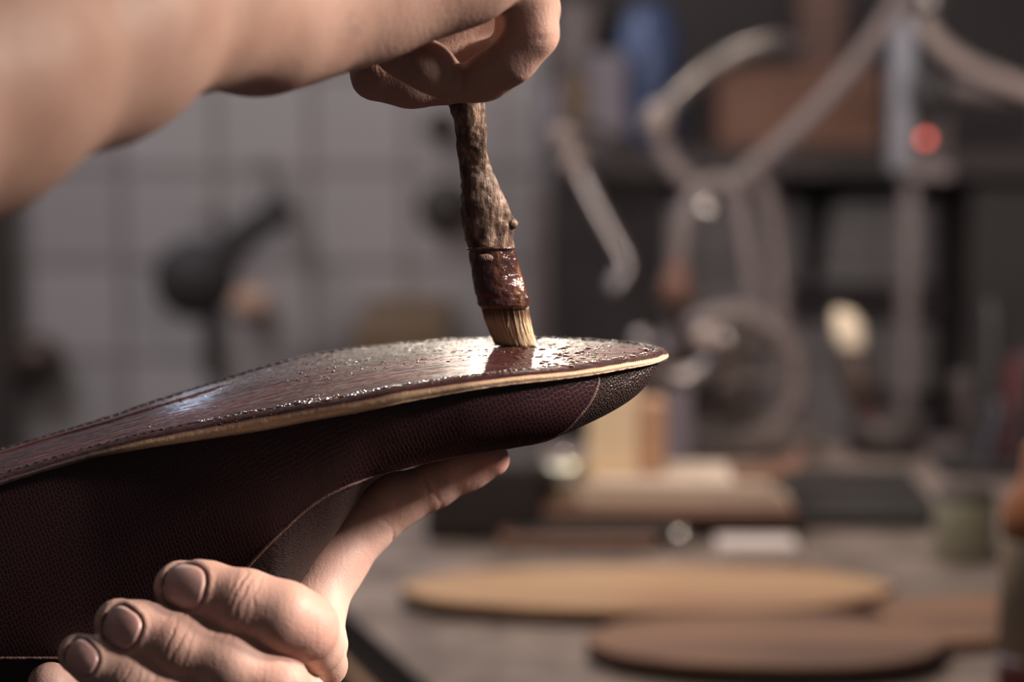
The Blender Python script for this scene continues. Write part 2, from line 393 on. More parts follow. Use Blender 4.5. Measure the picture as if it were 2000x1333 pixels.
V, F = prism([s0, s1, s1+nn_, s0+nn_] if np.cross(s1-s0, nn_) > 0 else [s0, s0+nn_, s1+nn_, s1], zl-.012, zl); o = make('side_rail', V, F, M['strip'], bench, smooth=False); tag(o, 'pale wooden rail')
V, F = prism([s0, s1, A+(.02, 0), A+(B-A)*.25+(.02, 0)], zl-.016, zl-.004); make('side_ledge', V, F, M['black'], bench, smooth=False)
for lx, ly in ((poly[0][0]+.08, A[1]+.08), (1.8, A[1]+.08), (1.8, B[1]-.08), (B[0]+.09, B[1]-.08)):
    V, F = boxv((lx, ly, .06), (.06, .06, .12)); make('leg', V, F, M['dark'], bench, smooth=False)
tag(bench, 'grey-brown worn workbench carrying the two cut leather soles', 'workbench')

# ================================================================ SHOE (held upside down)
near_k = [(1304, 687), (1298, 689), (1273, 696), (1214, 706), (1166, 714), (1084, 724), (1000, 732), (900, 744), (787, 761), (700, 779), (600, 796), (525, 809), (385, 835), (266, 859), (150, 889), (0, 935), (-150, 985), (-350, 1035), (-575, 1062)]
far_k = [(1304, 685), (1298, 680), (1273, 675), (1220, 668), (1166, 664), (1100, 660), (1000, 659), (900, 661), (800, 667), (700, 677), (620, 689), (525, 712), (430, 742), (300, 783), (200, 818), (100, 848), (0, 877), (-150, 916), (-350, 962), (-575, 990)]
hw_k = [(1304, .0008), (1302, .003), (1297, .0065), (1288, .0105), (1273, .0155), (1245, .0215), (1214, .0265), (1166, .0325), (1084, .040), (1000, .045), (900, .048), (787, .048), (700, .046), (600, .042), (525, .039), (385, .034), (266, .031), (150, .029), (0, .029), (-150, .030), (-350, .033), (-450, .032), (-520, .027), (-555, .018), (-572, .008), (-575, .001)]
thk_k = [(1304, .0024), (1166, .0026), (1000, .0028), (787, .0037), (600, .0041), (525, .0044), (385, .0038), (266, .0030), (150, .0022), (0, .002), (-575, .002)]
bot_k = [(1287, 712), (1282, 722), (1275, 738), (1262, 757), (1240, 779), (1200, 806), (1150, 832), (1100, 855), (1050, 868), (1000, 877), (900, 894), (830, 908), (780, 921), (745, 937), (715, 962), (690, 1000), (650, 1062), (600, 1130), (572, 1180), (548, 1240), (525, 1300), (480, 1345), (400, 1370), (250, 1375), (0, 1370), (-300, 1330), (-480, 1230), (-545, 1150), (-572, 1060)]
def K(k, x): return pchip(x, [a for a, b in k], [b for a, b in k])
DC = .685
def sole_pt(u, t, off=0.0):
    """u photo column of the station, t 0 near edge .. 1 far edge"""
    u = np.asarray(u, float); t = np.asarray(t, float); hw = K(hw_k, u)
    n = P(u, K(near_k, u), DC-hw); f = P(u, K(far_k, u), DC+hw)
    p = n+(f-n)*t[..., None]
    cr = 4*t*(1-t)
    p[..., 2] += .0012*cr*np.clip(hw/.04, 0, 1)+off
    return p
# stations
us = np.r_[1304-4*(1-np.cos(np.linspace(0, math.pi/2, 14))), np.linspace(1299, 1270, 24)[1:], np.linspace(1270, -20, 620)[1:], np.linspace(-20, -540, 60)[1:], np.linspace(-540, -575, 20)[1:]]
ts = .5-.5*np.cos(np.linspace(0, math.pi, 150)); ts = .55*ts+.45*np.linspace(0, 1, 150)
U, T = np.meshgrid(us, ts, indexing='ij')
top = sole_pt(U, T); nu, nt = U.shape
near_l = top[:, 0]; far_l = top[:, -1]
# distance to the outline
ol = np.vstack([near_l, far_l])[:, :2]; tv = top.reshape(-1, 3)
dist = np.full(len(tv), 9.)
for i in range(0, len(ol), 2): dist = np.minimum(dist, np.hypot(tv[:, 0]-ol[i, 0], tv[:, 1]-ol[i, 1]))
dz = -.0006*np.exp(-((dist-.0048)/.0007)**2)                       # stitch channel
dz += -.0008*np.exp(-(dist/.0007)**2)                              # rounded rim
dz += .00035*np.exp(-((dist-.0028)/.0010)**2)
uu, tt = U.ravel(), T.ravel()
sl = .70+.03*np.sin(uu/60.)
wslit = smooth01(uu, 470, 400)*(uu < 470)
dwid = (tt-sl)*2*K(hw_k, uu)
dz += wslit*(-.0009*np.exp(-(dwid/.00045)**2)+.0005*smooth01(dwid, 0, .0008)*smooth01(dwid, .012, .002))
grain = smooth01(tt, .45, .68)*smooth01(uu, 150, 520)
dz += grain*.00009*vnoise(tv, 1400, 3)+.00012*vnoise(tv*np.array([.5, 1, 1]), 380, 5)
stain = smooth01(uu, 1150, 1080)
dz += .00022*np.maximum(0, vnoise(tv, 600, 9))*np.exp(-((dist-.004)/.004)**2)
tv = tv.copy(); tv[:, 2] += dz
Ft = [(i*nt+j, i*nt+j+1, (i+1)*nt+j+1, (i+1)*nt+j) for i in range(nu-1) for j in range(nt-1)]
Ft = [f[::-1] for f in Ft]
# underside
thk = K(thk_k, us)
und = top.copy(); und[:, :, 2] -= thk[:, None]
shoe = empty('leather_shoe', tuple(P(700, 1000, .685)))
outs = make('outsole', np.vstack([tv, und.reshape(-1, 3)]), Ft+[tuple(x+nu*nt for x in f[::-1]) for f in Ft], M['sole'], shoe,
            attrs={'grain': np.r_[grain, grain*0], 'wet': np.r_[np.exp(-((uu-1010)/130)**2)+1.1*np.exp(-((uu-372)/58)**2-((tt-.62)/.35)**2), dist*0], 'rim': np.r_[np.exp(-(dist/.0035)**2)*.75+.9*np.exp(-((dist-.0048)/.0011)**2), dist*0]})
# edge band
loop_i = [(i, 0) for i in range(nu)]+[(i, nt-1) for i in range(nu-1, -1, -1)]
tv3 = tv.reshape(nu, nt, 3); ev, ef, eh, ed = [], [], [], []
NP = 9; LN = len(loop_i)
lp = np.array([tv3[i, j] for i, j in loop_i]); lt = np.array([thk[i] for i, j in loop_i]); lu = np.array([us[i] for i, j in loop_i])
lpz = np.array([top[i, j] for i, j in loop_i])
tg = np.roll(lp, -2, 0)-np.roll(lp, 2, 0); tg[:, 2] = 0; tg /= np.linalg.norm(tg, axis=1)[:, None]+1e-9
on = np.stack([tg[:, 1], -tg[:, 0], 0*tg[:, 0]], 1)
if (on[10]@np.array([0, -1, 0])) < 0: on = -on
for k in range(NP):
    s = k/(NP-1); out = .0005*math.sin(math.pi*min(1, s*1.2))-.0006*s
    z = lp[:, 2]*(1-s)+(lpz[:, 2]-lt)*s
    q = np.c_[lp[:, :2]+on[:, :2]*out, z]
    q += on*(.00004*vnoise(q, 900, 4))[:, None]*(1 if 0 < k < NP-1 else 0); 
    if k == NP-1: q[:, 2] += .00015*vnoise(q, 700, 8)
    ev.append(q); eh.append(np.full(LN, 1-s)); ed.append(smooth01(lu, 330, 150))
ef = [(k*LN+i, k*LN+(i+1) % LN, (k+1)*LN+(i+1) % LN, (k+1)*LN+i) for k in range(NP-1) for i in range(LN)]
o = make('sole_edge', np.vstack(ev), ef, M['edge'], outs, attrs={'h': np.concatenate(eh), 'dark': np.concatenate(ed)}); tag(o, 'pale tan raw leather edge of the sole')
# stitching: one row of dark stitches in the channel
parts = []
for side in (0, 1):
    u = 1286.
    while u > -520:
        hw = float(K(hw_k, u)); t = .0048/(2*hw); t = t if side == 0 else 1-t
        a = sole_pt(u, t, -.00015); b = sole_pt(u-11, min(max(t, 0), 1), -.00015)
        m = (a+b)/2+np.array([0, 0, .00028])
        parts.append(tube([a, m, b], [.00035, .00048, .00035], 7, 5)); u -= 17.5
V, F = join(*parts); o = make('stitching', V, F, M['thread'], outs); tag(o, 'dark stitch line', kind='stuff')
# wet glue beads
parts = []
def bead(p, r, h):
    V, F = sphere((0, 0, 0), r, 1, RNG.uniform(.7, 1.1), h, 10, 6); return V+p, F
for k in range(950):
    if k < 260: u = RNG.normal(1110, 75); hw = float(K(hw_k, min(max(u, 1000), 1290))); t = abs(RNG.normal(.30, .28))
    elif k < 560: u = RNG.uniform(380, 1290); hw = float(K(hw_k, u)); t = (.0048+RNG.normal(0, .0009))/(2*hw)
    else: u = RNG.uniform(560, 1040); t = RNG.uniform(.35, .97)
    if not (350 < u < 1293) or not (.02 < t < .97): continue
    r = float(np.clip(RNG.lognormal(-.25 if 260 <= k < 560 else -.7, .45), .2, 1.15))*.001*(1.0 if k < 560 else .6)
    parts.append(bead(sole_pt(u, t, 0), r, .45))
V, F = join(*parts); o = make('wet_glue', V, F, M['glue'], outs); tag(o, 'glossy wet glue beads', kind='stuff')

# ---- upper
def up_pt(u, th, off=0.0):
    u, th = np.broadcast_arrays(np.asarray(u, float), np.asarray(th, float))
    uc = np.clip(u, -574, 1287); hw = K(hw_k, uc)
    endf = np.clip((1289-uc)/60, 0, 1)**.5*np.clip((uc+578)/50, 0, 1)**.5
    inset = .0042; hu = np.maximum(hw-inset, .0006)
    n = sole_pt(uc, np.full(uc.shape, 0.5)); thk = K(thk_k, uc)
    yc = n[..., 1]; x = n[..., 0]
    sk = sole_pt(uc, np.full(uc.shape, 0.0))
    z0n = sk[..., 2]-thk*.8; z0f = sole_pt(uc, np.full(uc.shape, 1.0))[..., 2]-thk*.8
    zb = P(uc, K(bot_k, uc), np.full(uc.shape, DC-.25*1*hw))[..., 2]
    c, s = np.cos(th), np.sin(th)
    z0 = z0n*(1+c)/2+z0f*(1-c)/2
    H = z0-zb
    pw = 2/2.35
    cc = np.sign(c)*np.abs(c)**pw; ss = np.abs(s)**pw
    y = yc-(hu+.0022*s*endf)*cc
    xx = x+(sk[..., 0]-x)*cc*.9
    p = np.stack([xx, y, z0-H*ss], -1)
    return p
def up_off(u, th, off):
    e = 1.0; p = up_pt(u, th); a = up_pt(np.asarray(u)+e, th)-up_pt(np.asarray(u)-e, th); b = up_pt(u, np.clip(np.asarray(th)+.01, 0, math.pi))-up_pt(u, np.clip(np.asarray(th)-.01, 0, math.pi))
    n = np.cross(a, b); n /= np.linalg.norm(n, axis=-1)[..., None]+1e-12
    ctr = up_pt(u, np.full(np.shape(th), math.pi/2)); base = sole_pt(np.clip(u, -574, 1287), np.full(np.shape(th), .5)); mid = (ctr+base)/2
    sg = np.sign(np.sum((p-mid)*n, -1)); return p+n*(off*sg)[..., None] if np.ndim(off) else p+n*sg[..., None]*off
def panel(name, ulist, thlo, thhi, nth, mat, parent, off, flip=False):
    rows = []
    for k in range(nth):
        f = k/(nth-1); th = thlo+(thhi-thlo)*f; rows.append(up_off(ulist, th, off))
    V = np.array(rows); a, b = V.shape[:2]
    F = [(i*b+j, i*b+j+1, (i+1)*b+j+1, (i+1)*b+j) for i in range(a-1) for j in range(b-1)]
    return make(name, V.reshape(-1, 3), F, mat, parent)
PI = math.pi
ucap = np.r_[1287-6*(1-np.cos(np.linspace(0, PI/2, 12))), np.linspace(1280, 900, 180)]
utng = np.linspace(900, -574, 400)
panel('toe_cap', ucap, 0*ucap+.02, 0*ucap+PI-.02, 140, M['cap'], shoe, 0.0)
panel('tongue', utng, 0*utng+.02, 0*utng+PI-.02, 140, M['tongue'], shoe, 0.0)
seam_k = [(1167.5, 733), (1167, 742), (1165, 752), (1160, 768), (1152, 784), (1140, 801), (1125, 818), (1108, 836), (1090, 850), (1060, 862), (1000, 874), (900, 890), (850, 900), (750, 924), (700, 941), (650, 963), (600, 993), (560, 1028), (520, 1066), (480, 1108), (430, 1160), (380, 1215), (330, 1270), (300, 1286), (-570, 1286)]
uv_ = np.r_[1167.4-10*(1-np.cos(np.linspace(0, PI/2, 14))), np.linspace(1157, 1080, 60)[1:], np.linspace(1080, -560, 420)[1:]]
thg = np.linspace(.0, PI*.53, 200); thS = []
for u in uv_:
    pt = up_off(np.full(200, u), thg, .0006); _, py = proj(pt); tgt = float(K(seam_k, u))
    k = np.argmax(py >= tgt) if (py >= tgt).any() else int(np.argmax(py))
    if k > 0 and py[k] > py[k-1]: thS.append(float(np.interp(tgt, [py[k-1], py[k]], [thg[k-1], thg[k]])))
    else: thS.append(float(thg[k]))
thS = np.array(thS)
for _ in range(2): thS[14:-2] = (thS[13:-3]+2*thS[14:-2]+thS[15:-1])/4
thS = np.maximum(thS, .02)
vampn = panel('vamp', uv_, 0*uv_+.0, thS, 90, M['vamp'], shoe, .0006)
panel('vamp', uv_, 0*uv_+PI, PI-thS, 90, M['vamp'], shoe, .0006)
for sgn in (0, 1):
    th = thS if sgn == 0 else PI-thS
    ln = up_off(uv_, th, .0004); ln = ln[::2]
    V, F = tube(ln, .00055, 7); V = V+.00012*vnoise(V, 900, 3)[:, None]
    o = make('seam_edge', V, F, M['lip'], shoe); tag(o, 'rough paler cut rim of the burgundy leather')
tag(shoe, 'upside-down burgundy leather shoe with scaled toe cap, its stitched sole being brushed', 'shoe')
bpy.context.view_layer.update()

# ================================================================ BRUSH
brush = empty('glue_brush', tuple(P(1005, 686, .698)))
def loft(rows, seg=56, flat=.72, nz=None, amp=0, seed=1, nsc=300, round_ends=False):
    """rows (pxL, pxR, py, D); elliptical sections"""
    rows = np.array(rows, float); n = nz or len(rows); t = np.linspace(0, len(rows)-1, n); R_ = np.array([pchip(t, np.arange(len(rows)), rows[:, c]) for c in range(4)]).T
    a = np.linspace(0, 2*PI, seg, endpoint=False); V = []
    for L, Rr, y, D in R_:
        c = P((L+Rr)/2, y, D); r = S((Rr-L)/2, D)
        V.append(c+np.cos(a)[:, None]*r*RT-np.sin(a)[:, None]*r*flat*FWD)
    V = np.array(V); fl = V.reshape(-1, 3)
    if amp:
        cen = V.mean(1, keepdims=True); d = (V-cen); d /= np.linalg.norm(d, axis=2)[:, :, None]
        nn = vnoise(fl*np.array([1, 1, .3]), nsc, seed)+.5*vnoise(fl, nsc*3, seed+1); V = V+d*(nn.reshape(V.shape[:2])*amp)[:, :, None]
    V = V.reshape(-1, 3)
    F = [(i*seg+j, i*seg+(j+1) % seg, (i+1)*seg+(j+1) % seg, (i+1)*seg+j) for i in range(n-1) for j in range(seg)]
    F += [tuple(range(seg))[::-1], tuple(range((n-1)*seg, n*seg))]
    return V, F
V, F = loft([(872, 934, 150, .668), (873, 938, 170, .668), (876, 944, 205, .670), (884, 947, 240, .672), (891, 949, 275, .674), (897, 958, 320, .677), (901, 975, 360, .679), (900, 992, 400, .681), (902, 1001, 430, .683), (907, 1000, 455, .684), (912, 1004, 488, .686)], 72, .75, 150, .00055, 2, 260)
hnd = make('handle', V, F, M['twig'], brush)
V2, F2 = sphere(tuple(P(1000, 437, .682)), .0016, 1, 1, 1.1, 12, 8); V2 += .0003*vnoise(V2, 900)[:, None]
make('twig_knot', V2, F2, M['twig'], hnd)
V, F = loft([(912, 1006, 484, .6855), (914, 1009, 490, .686), (917, 1013, 515, .687), (922, 1020, 545, .688), (927, 1030, 572, .689), (930, 1037, 585, .690), (933, 1034, 596, .690), (940, 1031, 604, .691)], 72, .78, 70, .0004, 6, 330)
bnd = make('binding', V, F, M['bind'], brush)
V, F = loft([(911, 1007, 485, .6855), (910, 1008, 487, .6856), (911, 1007, 489, .6857)], 72, .8, 6, .0001, 3)
make('binding_rim', V, F, M['bind'], bnd)
V2, F2 = sphere(tuple(P(948, 504, .6803)), .0019, 1.25, .3, .6, 16, 10); V2 += .0002*vnoise(V2, 1200)[:, None]; o = make('dried_glue_drop', V2, F2, M['lip'], bnd)
parts, hh = [], []
def bristle_c(a, rr, s):
    """point of a bristle: section angle a, radius fraction rr, s 0 binding .. 1 tip"""
    L = np.interp(s, [0, .35, .75, 1], [940, 946, 958, 966]); Rr = np.interp(s, [0, .35, .75, 1], [1031, 1036, 1044, 1052])
    y = np.interp(s, [0, 1], [598, 680]); y = y+s*(8*rr*math.cos(a)-5*rr*math.sin(a)*-1)
    D = .691+.007*s; c = P((L+Rr)/2, y, D); r = S((Rr-L)/2, D)*rr
    return c+math.cos(a)*r*RT-math.sin(a)*r*.75*(1-.25*s)*FWD
for k in range(1900):
    a = RNG.uniform(0, 2*PI); rr = math.sqrt(RNG.uniform(.25, 1)); w1 = RNG.normal(0, .08); ln = RNG.uniform(.86, 1.03)
    if k % 40 == 0: w1 *= 4; ln *= 1.0; rr *= 1.05
    pts = np.array([bristle_c(a+w1*s*s, rr*(1+RNG.normal(0, .015)), s) for s in np.linspace(0, ln, 7)])
    V, F = tube(pts, np.linspace(.00012, .00006, 7)*RNG.uniform(.7, 1.2), 4, roundcap=False); parts.append((V, F)); hh.append(np.repeat(np.linspace(0, ln, 7), 4))
V, F = join(*parts); o = make('bristles', V, F, M['bristle'], brush, attrs={'h': np.clip(np.concatenate(hh), 0, 1)}); tag(o, 'pale tan hog bristles, dark at the root', kind='stuff')
cv, ch = [], []
for s in np.linspace(0, .9, 14):
    for a in np.linspace(0, 2*PI, 32, endpoint=False): cv.append(bristle_c(a, .82, s)); ch.append(s*.85)
make('bristle_core', cv, [(i*32+j, i*32+(j+1) % 32, (i+1)*32+(j+1) % 32, (i+1)*32+j) for i in range(13) for j in range(32)]+[tuple(range(13*32, 14*32))], M['bristle'], o, attrs={'h': ch})
tag(brush, 'twig-handled glue brush with wrapped binding, bristles pressed on the sole', 'brush')

# ================================================================ HANDS (implicit surfaces)
def surface_nets(f, org, h):
    nx, ny, nz = f.shape; ins = f < 0
    acc = np.zeros((nx-1, ny-1, nz-1, 3), np.float32); cnt = np.zeros((nx-1, ny-1, nz-1), np.float32)
    corners = [(i, j, k) for i in (0, 1) for j in (0, 1) for k in (0, 1)]
    def C(a, arr): return arr[a[0]:nx-1+a[0], a[1]:ny-1+a[1], a[2]:nz-1+a[2]]
    for a in corners:
        for ax in range(3):
            if a[ax]: continue
            b = list(a); b[ax] = 1; fa, fb = C(a, f), C(b, f); m = (fa < 0) != (fb < 0)
            idx = np.nonzero(m); t = fa[idx]/(fa[idx]-fb[idx])
            for c in range(3): acc[idx+(np.full(len(t), c),)] += a[c]+(t if c == ax else 0)
            cnt[idx] += 1
    cells = np.nonzero(cnt > 0); vid = np.full(cnt.shape, -1, np.int64); vid[cells] = np.arange(len(cells[0]))
    V = (acc[cells]/cnt[cells][:, None]+np.stack(cells, 1))*h+org
    F = []
    for ax in range(3):
        b, c = (ax+1) % 3, (ax+2) % 3
        s0 = [slice(None)]*3; s1 = [slice(None)]*3; s0[ax] = slice(0, -1); s1[ax] = slice(1, None)
        m = ins[tuple(s0)] != ins[tuple(s1)]; idx = np.array(np.nonzero(m)).T
        idx = idx[(idx[:, b] > 0) & (idx[:, c] > 0) & (idx[:, b] < f.shape[b]-1) & (idx[:, c] < f.shape[c]-1)]
        d = np.zeros(3, int); db = d.copy(); db[b] = 1; dc = d.copy(); dc[c] = 1
        q = [idx-db-dc, idx-dc, idx, idx-db]; q = np.stack([vid[tuple(x.T)] for x in q], 1)
        inside = ins[tuple(idx.T)]; q[~inside] = q[~inside][:, ::-1]; F.append(q)
    return V, np.vstack(F)
def smin(a, b, k):
    h = np.maximum(k-np.abs(a-b), 0)/k; return np.minimum(a, b)-h*h*k*.25
class SDF:
    def __init__(s, lo, hi, h):
        s.lo, s.h = np.asarray(lo, float), h; s.n = np.ceil((np.asarray(hi)-lo)/h).astype(int)+1
        s.ax = [s.lo[i]+h*np.arange(s.n[i]) for i in range(3)]
    def blank(s): return np.full(tuple(s.n), .05, np.float32)
    def seg(s, g, a, b, ra, rb, k, margin=.012):
        a, b = np.asarray(a, float), np.asarray(b, float); rm = max(ra, rb)+margin
        lo = np.minimum(a, b)-rm; hi = np.maximum(a, b)+rm; sl = []
        for i in range(3):
            i0 = max(0, int((lo[i]-s.lo[i])/s.h)); i1 = min(s.n[i], int((hi[i]-s.lo[i])/s.h)+2)
            if i1 <= i0: return
            sl.append(slice(i0, i1))
        X, Y, Z = np.meshgrid(*[s.ax[i][sl[i]] for i in range(3)], indexing='ij', sparse=True)
        ab = b-a; L2 = ab@ab+1e-12
        t = np.clip(((X-a[0])*ab[0]+(Y-a[1])*ab[1]+(Z-a[2])*ab[2])/L2, 0, 1)
        d = np.sqrt((X-a[0]-t*ab[0])**2+(Y-a[1]-t*ab[1])**2+(Z-a[2]-t*ab[2])**2)-(ra+(rb-ra)*t)
        sub = g[tuple(sl)]; g[tuple(sl)] = smin(sub, d.astype(np.float32), k)
    def chain(s, g, pts, k):
        for (a, ra), (b, rb) in zip(pts[:-1], pts[1:]): s.seg(g, a, b, ra, rb, k)
def J(px, py, D, rpx): return (P(px, py, D), S(rpx, D))
def laplace(V, F, it=3, lam=.5):
    e = np.vstack([F[:, [0, 1]], F[:, [1, 2]], F[:, [2, 3]], F[:, [3, 0]]]); n = len(V); deg = np.bincount(e[:, 0], minlength=n)+np.bincount(e[:, 1], minlength=n)
    for _ in range(it):
        s = np.zeros_like(V)
        for c in range(3): s[:, c] = np.bincount(e[:, 0], V[e[:, 1], c], n)+np.bincount(e[:, 1], V[e[:, 0], c], n)
        V = V+lam*(s/deg[:, None]-V)
    return V
def vnormals(V, F):
    fn = np.cross(V[F[:, 2]]-V[F[:, 0]], V[F[:, 3]]-V[F[:, 1]]); n = np.zeros_like(V)
    for c in range(3):
        for k in range(4): n[:, c] += np.bincount(F[:, k], fn[:, c], len(V))
    return n/(np.linalg.norm(n, axis=1)[:, None]+1e-12)
from mathutils.bvhtree import BVHTree
SURF = {}
def build_hand(name, palm, fingers, res, kf=.0035, kp=.007, ku=.0010, creases=(), nails=(), dirt=(), red=(), palm_links=None):
    allp = [p for ch in palm+fingers for p in ch]
    lo = np.min([p-r for p, r in allp], 0)-.004; hi = np.max([p+r for p, r in allp], 0)+.004
    s = SDF(lo, hi, res); gp = s.blank()
    for ch in palm: s.chain(gp, ch, .012)
    tot = gp.copy()
    for i, ch in enumerate(fingers):
        g = s.blank(); s.chain(g, ch, kf); g = smin(g, gp, kp if palm_links is None else palm_links[i]); tot = smin(tot, g, ku)
    V, F = surface_nets(tot, s.lo, res); V = laplace(V, F, 4); N = vnormals(V, F)
    if nails: SURF['bvh'] = BVHTree.FromPolygons(V.tolist(), F.tolist())
    disp = np.zeros(len(V)); dm = np.zeros(len(V)); rd = np.zeros(len(V))
    for c, ax, rad, wid, dep, wav, sd, facing in creases:     # groove across a finger at c, finger axis ax
        ax = np.asarray(ax)/np.linalg.norm(ax); d = V-c; al = d@ax; pr = d-al[:, None]*ax; r = np.linalg.norm(pr, axis=1)
        al = al+wav*vnoise(V, 170, sd)+wav*.5*vnoise(V, 420, sd+3); msk = (r < rad*1.55)*smooth01(N@np.asarray(facing), -.05, .45)
        disp -= dep*msk*np.exp(-(al/wid)**2)*(.55+.6*vnoise(V, 260, sd+9)); disp += .15*dep*msk*np.exp(-((al-2.4*wid)/(1.6*wid))**2)
    for c, t, n, L, Wd in nails:
        b = np.cross(t, n); d = V-c; x = d@t/L; y = d@b/Wd; z = d@n; near = (z > -.006) & (np.abs(x) < 2) & (np.abs(y) < 2)
        q = (np.abs(x)**2.6+np.abs(y)**2.6)**(1/2.6)
        disp -= near*.00055*np.exp(-((q-1.0)/.085)**2); disp += near*.00025*np.exp(-((q-1.22)/.11)**2)
        disp -= near*.0002*(q < .98)
        dm = np.maximum(dm, near*(.85*np.exp(-((q-1.04)/.07)**2)*smooth01(x+.3*y, -.5, .6)+.25*np.exp(-((q-1.05)/.06)**2)))
    for c, r, a in dirt: dm = np.maximum(dm, a*np.exp(-(np.linalg.norm(V-c, axis=1)/r)**2))
    for c, r, a in red: rd = np.maximum(rd, a*np.exp(-(np.linalg.norm(V-c, axis=1)/r)**2))
    disp += .00005*vnoise(V, 200, 2)
    V = V+N*disp[:, None]
    return make(name, V, F, M['skin'], None, attrs={'dirt': dm, 'red': rd})
def nail_mesh(c, t, n, L, Wd, rad, parent):
    b = np.cross(t, n); NR, NA = 22, 64; V = [c.copy()]; E = [0.]
    for i in range(1, NR+1):
        for j in range(NA):
            a = 2*PI*j/NA; x, y = math.cos(a), math.sin(a); q = (abs(x)**2.7+abs(y)**2.7)**(1/2.7); r = (i/NR)*.985/q
            V.append(c+t*(x*r*L)+b*(y*r*Wd)); E.append(max(0, i/NR-.86)/.14)
    V = np.array(V); E = np.array(E); H = []
    for p in V:
        h = SURF['bvh'].ray_cast(Vector(p+n*.02), Vector(-n)); H.append((.02-h[3]) if h[0] is not None else -.003)
    H = np.clip(np.array(H), -.006, .004); dx = (V-c)@t; dy = (V-c)@b
    Amat = np.stack([np.ones_like(dx), dx, dy, dx*dx, dy*dy, dx*dy, dy**4*1e4], 1); co = np.linalg.lstsq(Amat, H, rcond=None)[0]; H = Amat@co
    V = V+n*(H+.00028-.00045*E**2)[:, None]
    F = [(0, 1+j, 1+(j+1) % NA) for j in range(NA)]+[(1+i*NA+j, 1+(i+1)*NA+j, 1+(i+1)*NA+(j+1) % NA, 1+i*NA+(j+1) % NA) for i in range(NR-1) for j in range(NA)]
    return make('fingernail', V, F, M['nail'], parent)

# ---- hand holding the shoe
mid = [J(354, 1149, .6325, 54), J(402, 1160, .629, 59), J(480, 1181, .6255, 64), J(556, 1204, .6240, 64), J(594, 1226, .6275, 62), J(620, 1262, .644, 48), J(636, 1300, .668, 44)]
ring = [J(233, 1218, .6290, 49), J(277, 1234, .625, 55), J(350, 1262, .6225, 57), J(450, 1300, .6215, 59), J(540, 1338, .6240, 58), J(588, 1370, .645, 50), J(596, 1392, .668, 48)]
pinky = [J(154, 1278, .6275, 41), J(192, 1296, .624, 46), J(262, 1330, .6215, 48), J(360, 1376, .621, 50), J(440, 1412, .626, 50), J(500, 1440, .65, 46)]
index = [J(963, 898, .6980, 33), J(914, 916, .700, 39), J(846, 948, .7010, 43), J(775, 975, .7010, 54), J(718, 1018, .7000, 57), J(650, 1100, .694, 62), J(612, 1200, .684, 56), J(645, 1258, .672, 30)]
thumb = [J(98, 1338, .668, 44), J(140, 1390, .670, 50), J(220, 1450, .67, 62), J(380, 1500, .68, 80)]
palmL = [[J(618, 1258, .672, 44), J(572, 1330, .674, 46), J(530, 1420, .680, 75), J(480, 1560, .690, 150)], [J(600, 1200, .688, 50), J(540, 1290, .690, 60), J(500, 1400, .695, 80), J(480, 1560, .70, 150)],
         [J(480, 1560, .69, 150), J(450, 1700, .70, 150), J(430, 1900, .71, 150)]]
def frame(i, ch, f=0.5, roll=0):
    """nail frame from the last phalanx: t towards the tip, n outwards (towards camera)"""
    a, b = ch[1][0], ch[0][0]; t = (b-a)/np.linalg.norm(b-a); return t
def nail_def(ch, px, py, L, Wd, roll, tpx):
    """nail centred at photo position on the finger's camera side"""
    tip, r = ch[0]; a, ra = ch[1]
    D = ((a+tip)/2-CP)@FWD; t0 = P(px+tpx[0], py+tpx[1], D)-P(px, py, D); 
    n = -FWD+np.array([0, 0, 1.])*roll; n = n/np.linalg.norm(n)
    t = t0-n*(t0@n); t /= np.linalg.norm(t)
    t = t+n*-.12; t /= np.linalg.norm(t); n = n-t*(n@t); n /= np.linalg.norm(n)
    # find surface of the chain along the view ray
    ray = P(px, py, 1.0)-CP; best = None
    ds = np.linspace(.60, .66, 600); pts = CP+ray*ds[:, None]; m = np.full(600, 9.)
    for (p, rp), (q, rq) in zip(ch[:-1], ch[1:]):
        ab = q-p; tt_ = np.clip((pts-p)@ab/(ab@ab), 0, 1); m = np.minimum(m, np.linalg.norm(pts-p-tt_[:, None]*ab, axis=1)-(rp+(rq-rp)*tt_))
    c = pts[np.argmax(m < 0)]
    return (c, t, n, L, Wd)
nl = [nail_def(mid, 358, 1146, .0062, .0058, .10, (-30, -5)), nail_def(ring, 236, 1226, .0057, .0051, .08, (-28, -15)), nail_def(pinky, 158, 1286, .0050, .0042, .03, (-25, -18))]
cr = []
def addc(ch, i, j, f, wid, dep, wav, sd):
    a, ra = ch[i]; b, rb = ch[j]; c = a+(b-a)*f; cr.append((c, b-a, max(ra, rb), wid, dep, wav, sd, (-FWD).tolist()))
for ch, sd in ((mid, 1), (ring, 31), (pinky, 61)):
    for k, f in enumerate((-.34, -.12, .10, .24, .40)): addc(ch, 2, 3, f, .00026, (.00022, .00050, .00044, .00030, .0002)[k], .0011, sd+k*5)
    for k, f in enumerate((-.25, .0, .25, .5)): addc(ch, 4, 5, f, .0004, .00028, .0010, sd+20+k*5)
fr = (-FWD+np.array([.3, 0, 0])).tolist()
for i, f in ((2, .0), (4, .0)):
    a, ra = index[i]; b, rb = index[i+1]; cr.append((a+(b-a)*f, b-a, ra, .0007, .00035, .0012, i*7, fr))
handL = build_hand('hand', palmL, [mid, ring, pinky, index, thumb], .00046, creases=cr, nails=nl,
                   dirt=[(P(372, 1092, .622), .0030, .35), (P(408, 1105, .622), .0022, .30), (P(262, 1175, .62), .0035, .3)],
                   red=[(mid[2][0], .010, .5), (mid[4][0], .011, .8), (ring[2][0], .009, .5), (ring[4][0], .01, .6), (P(985, 888, .69), .012, .9)], palm_links=[.004, .004, .004, .006, .012])
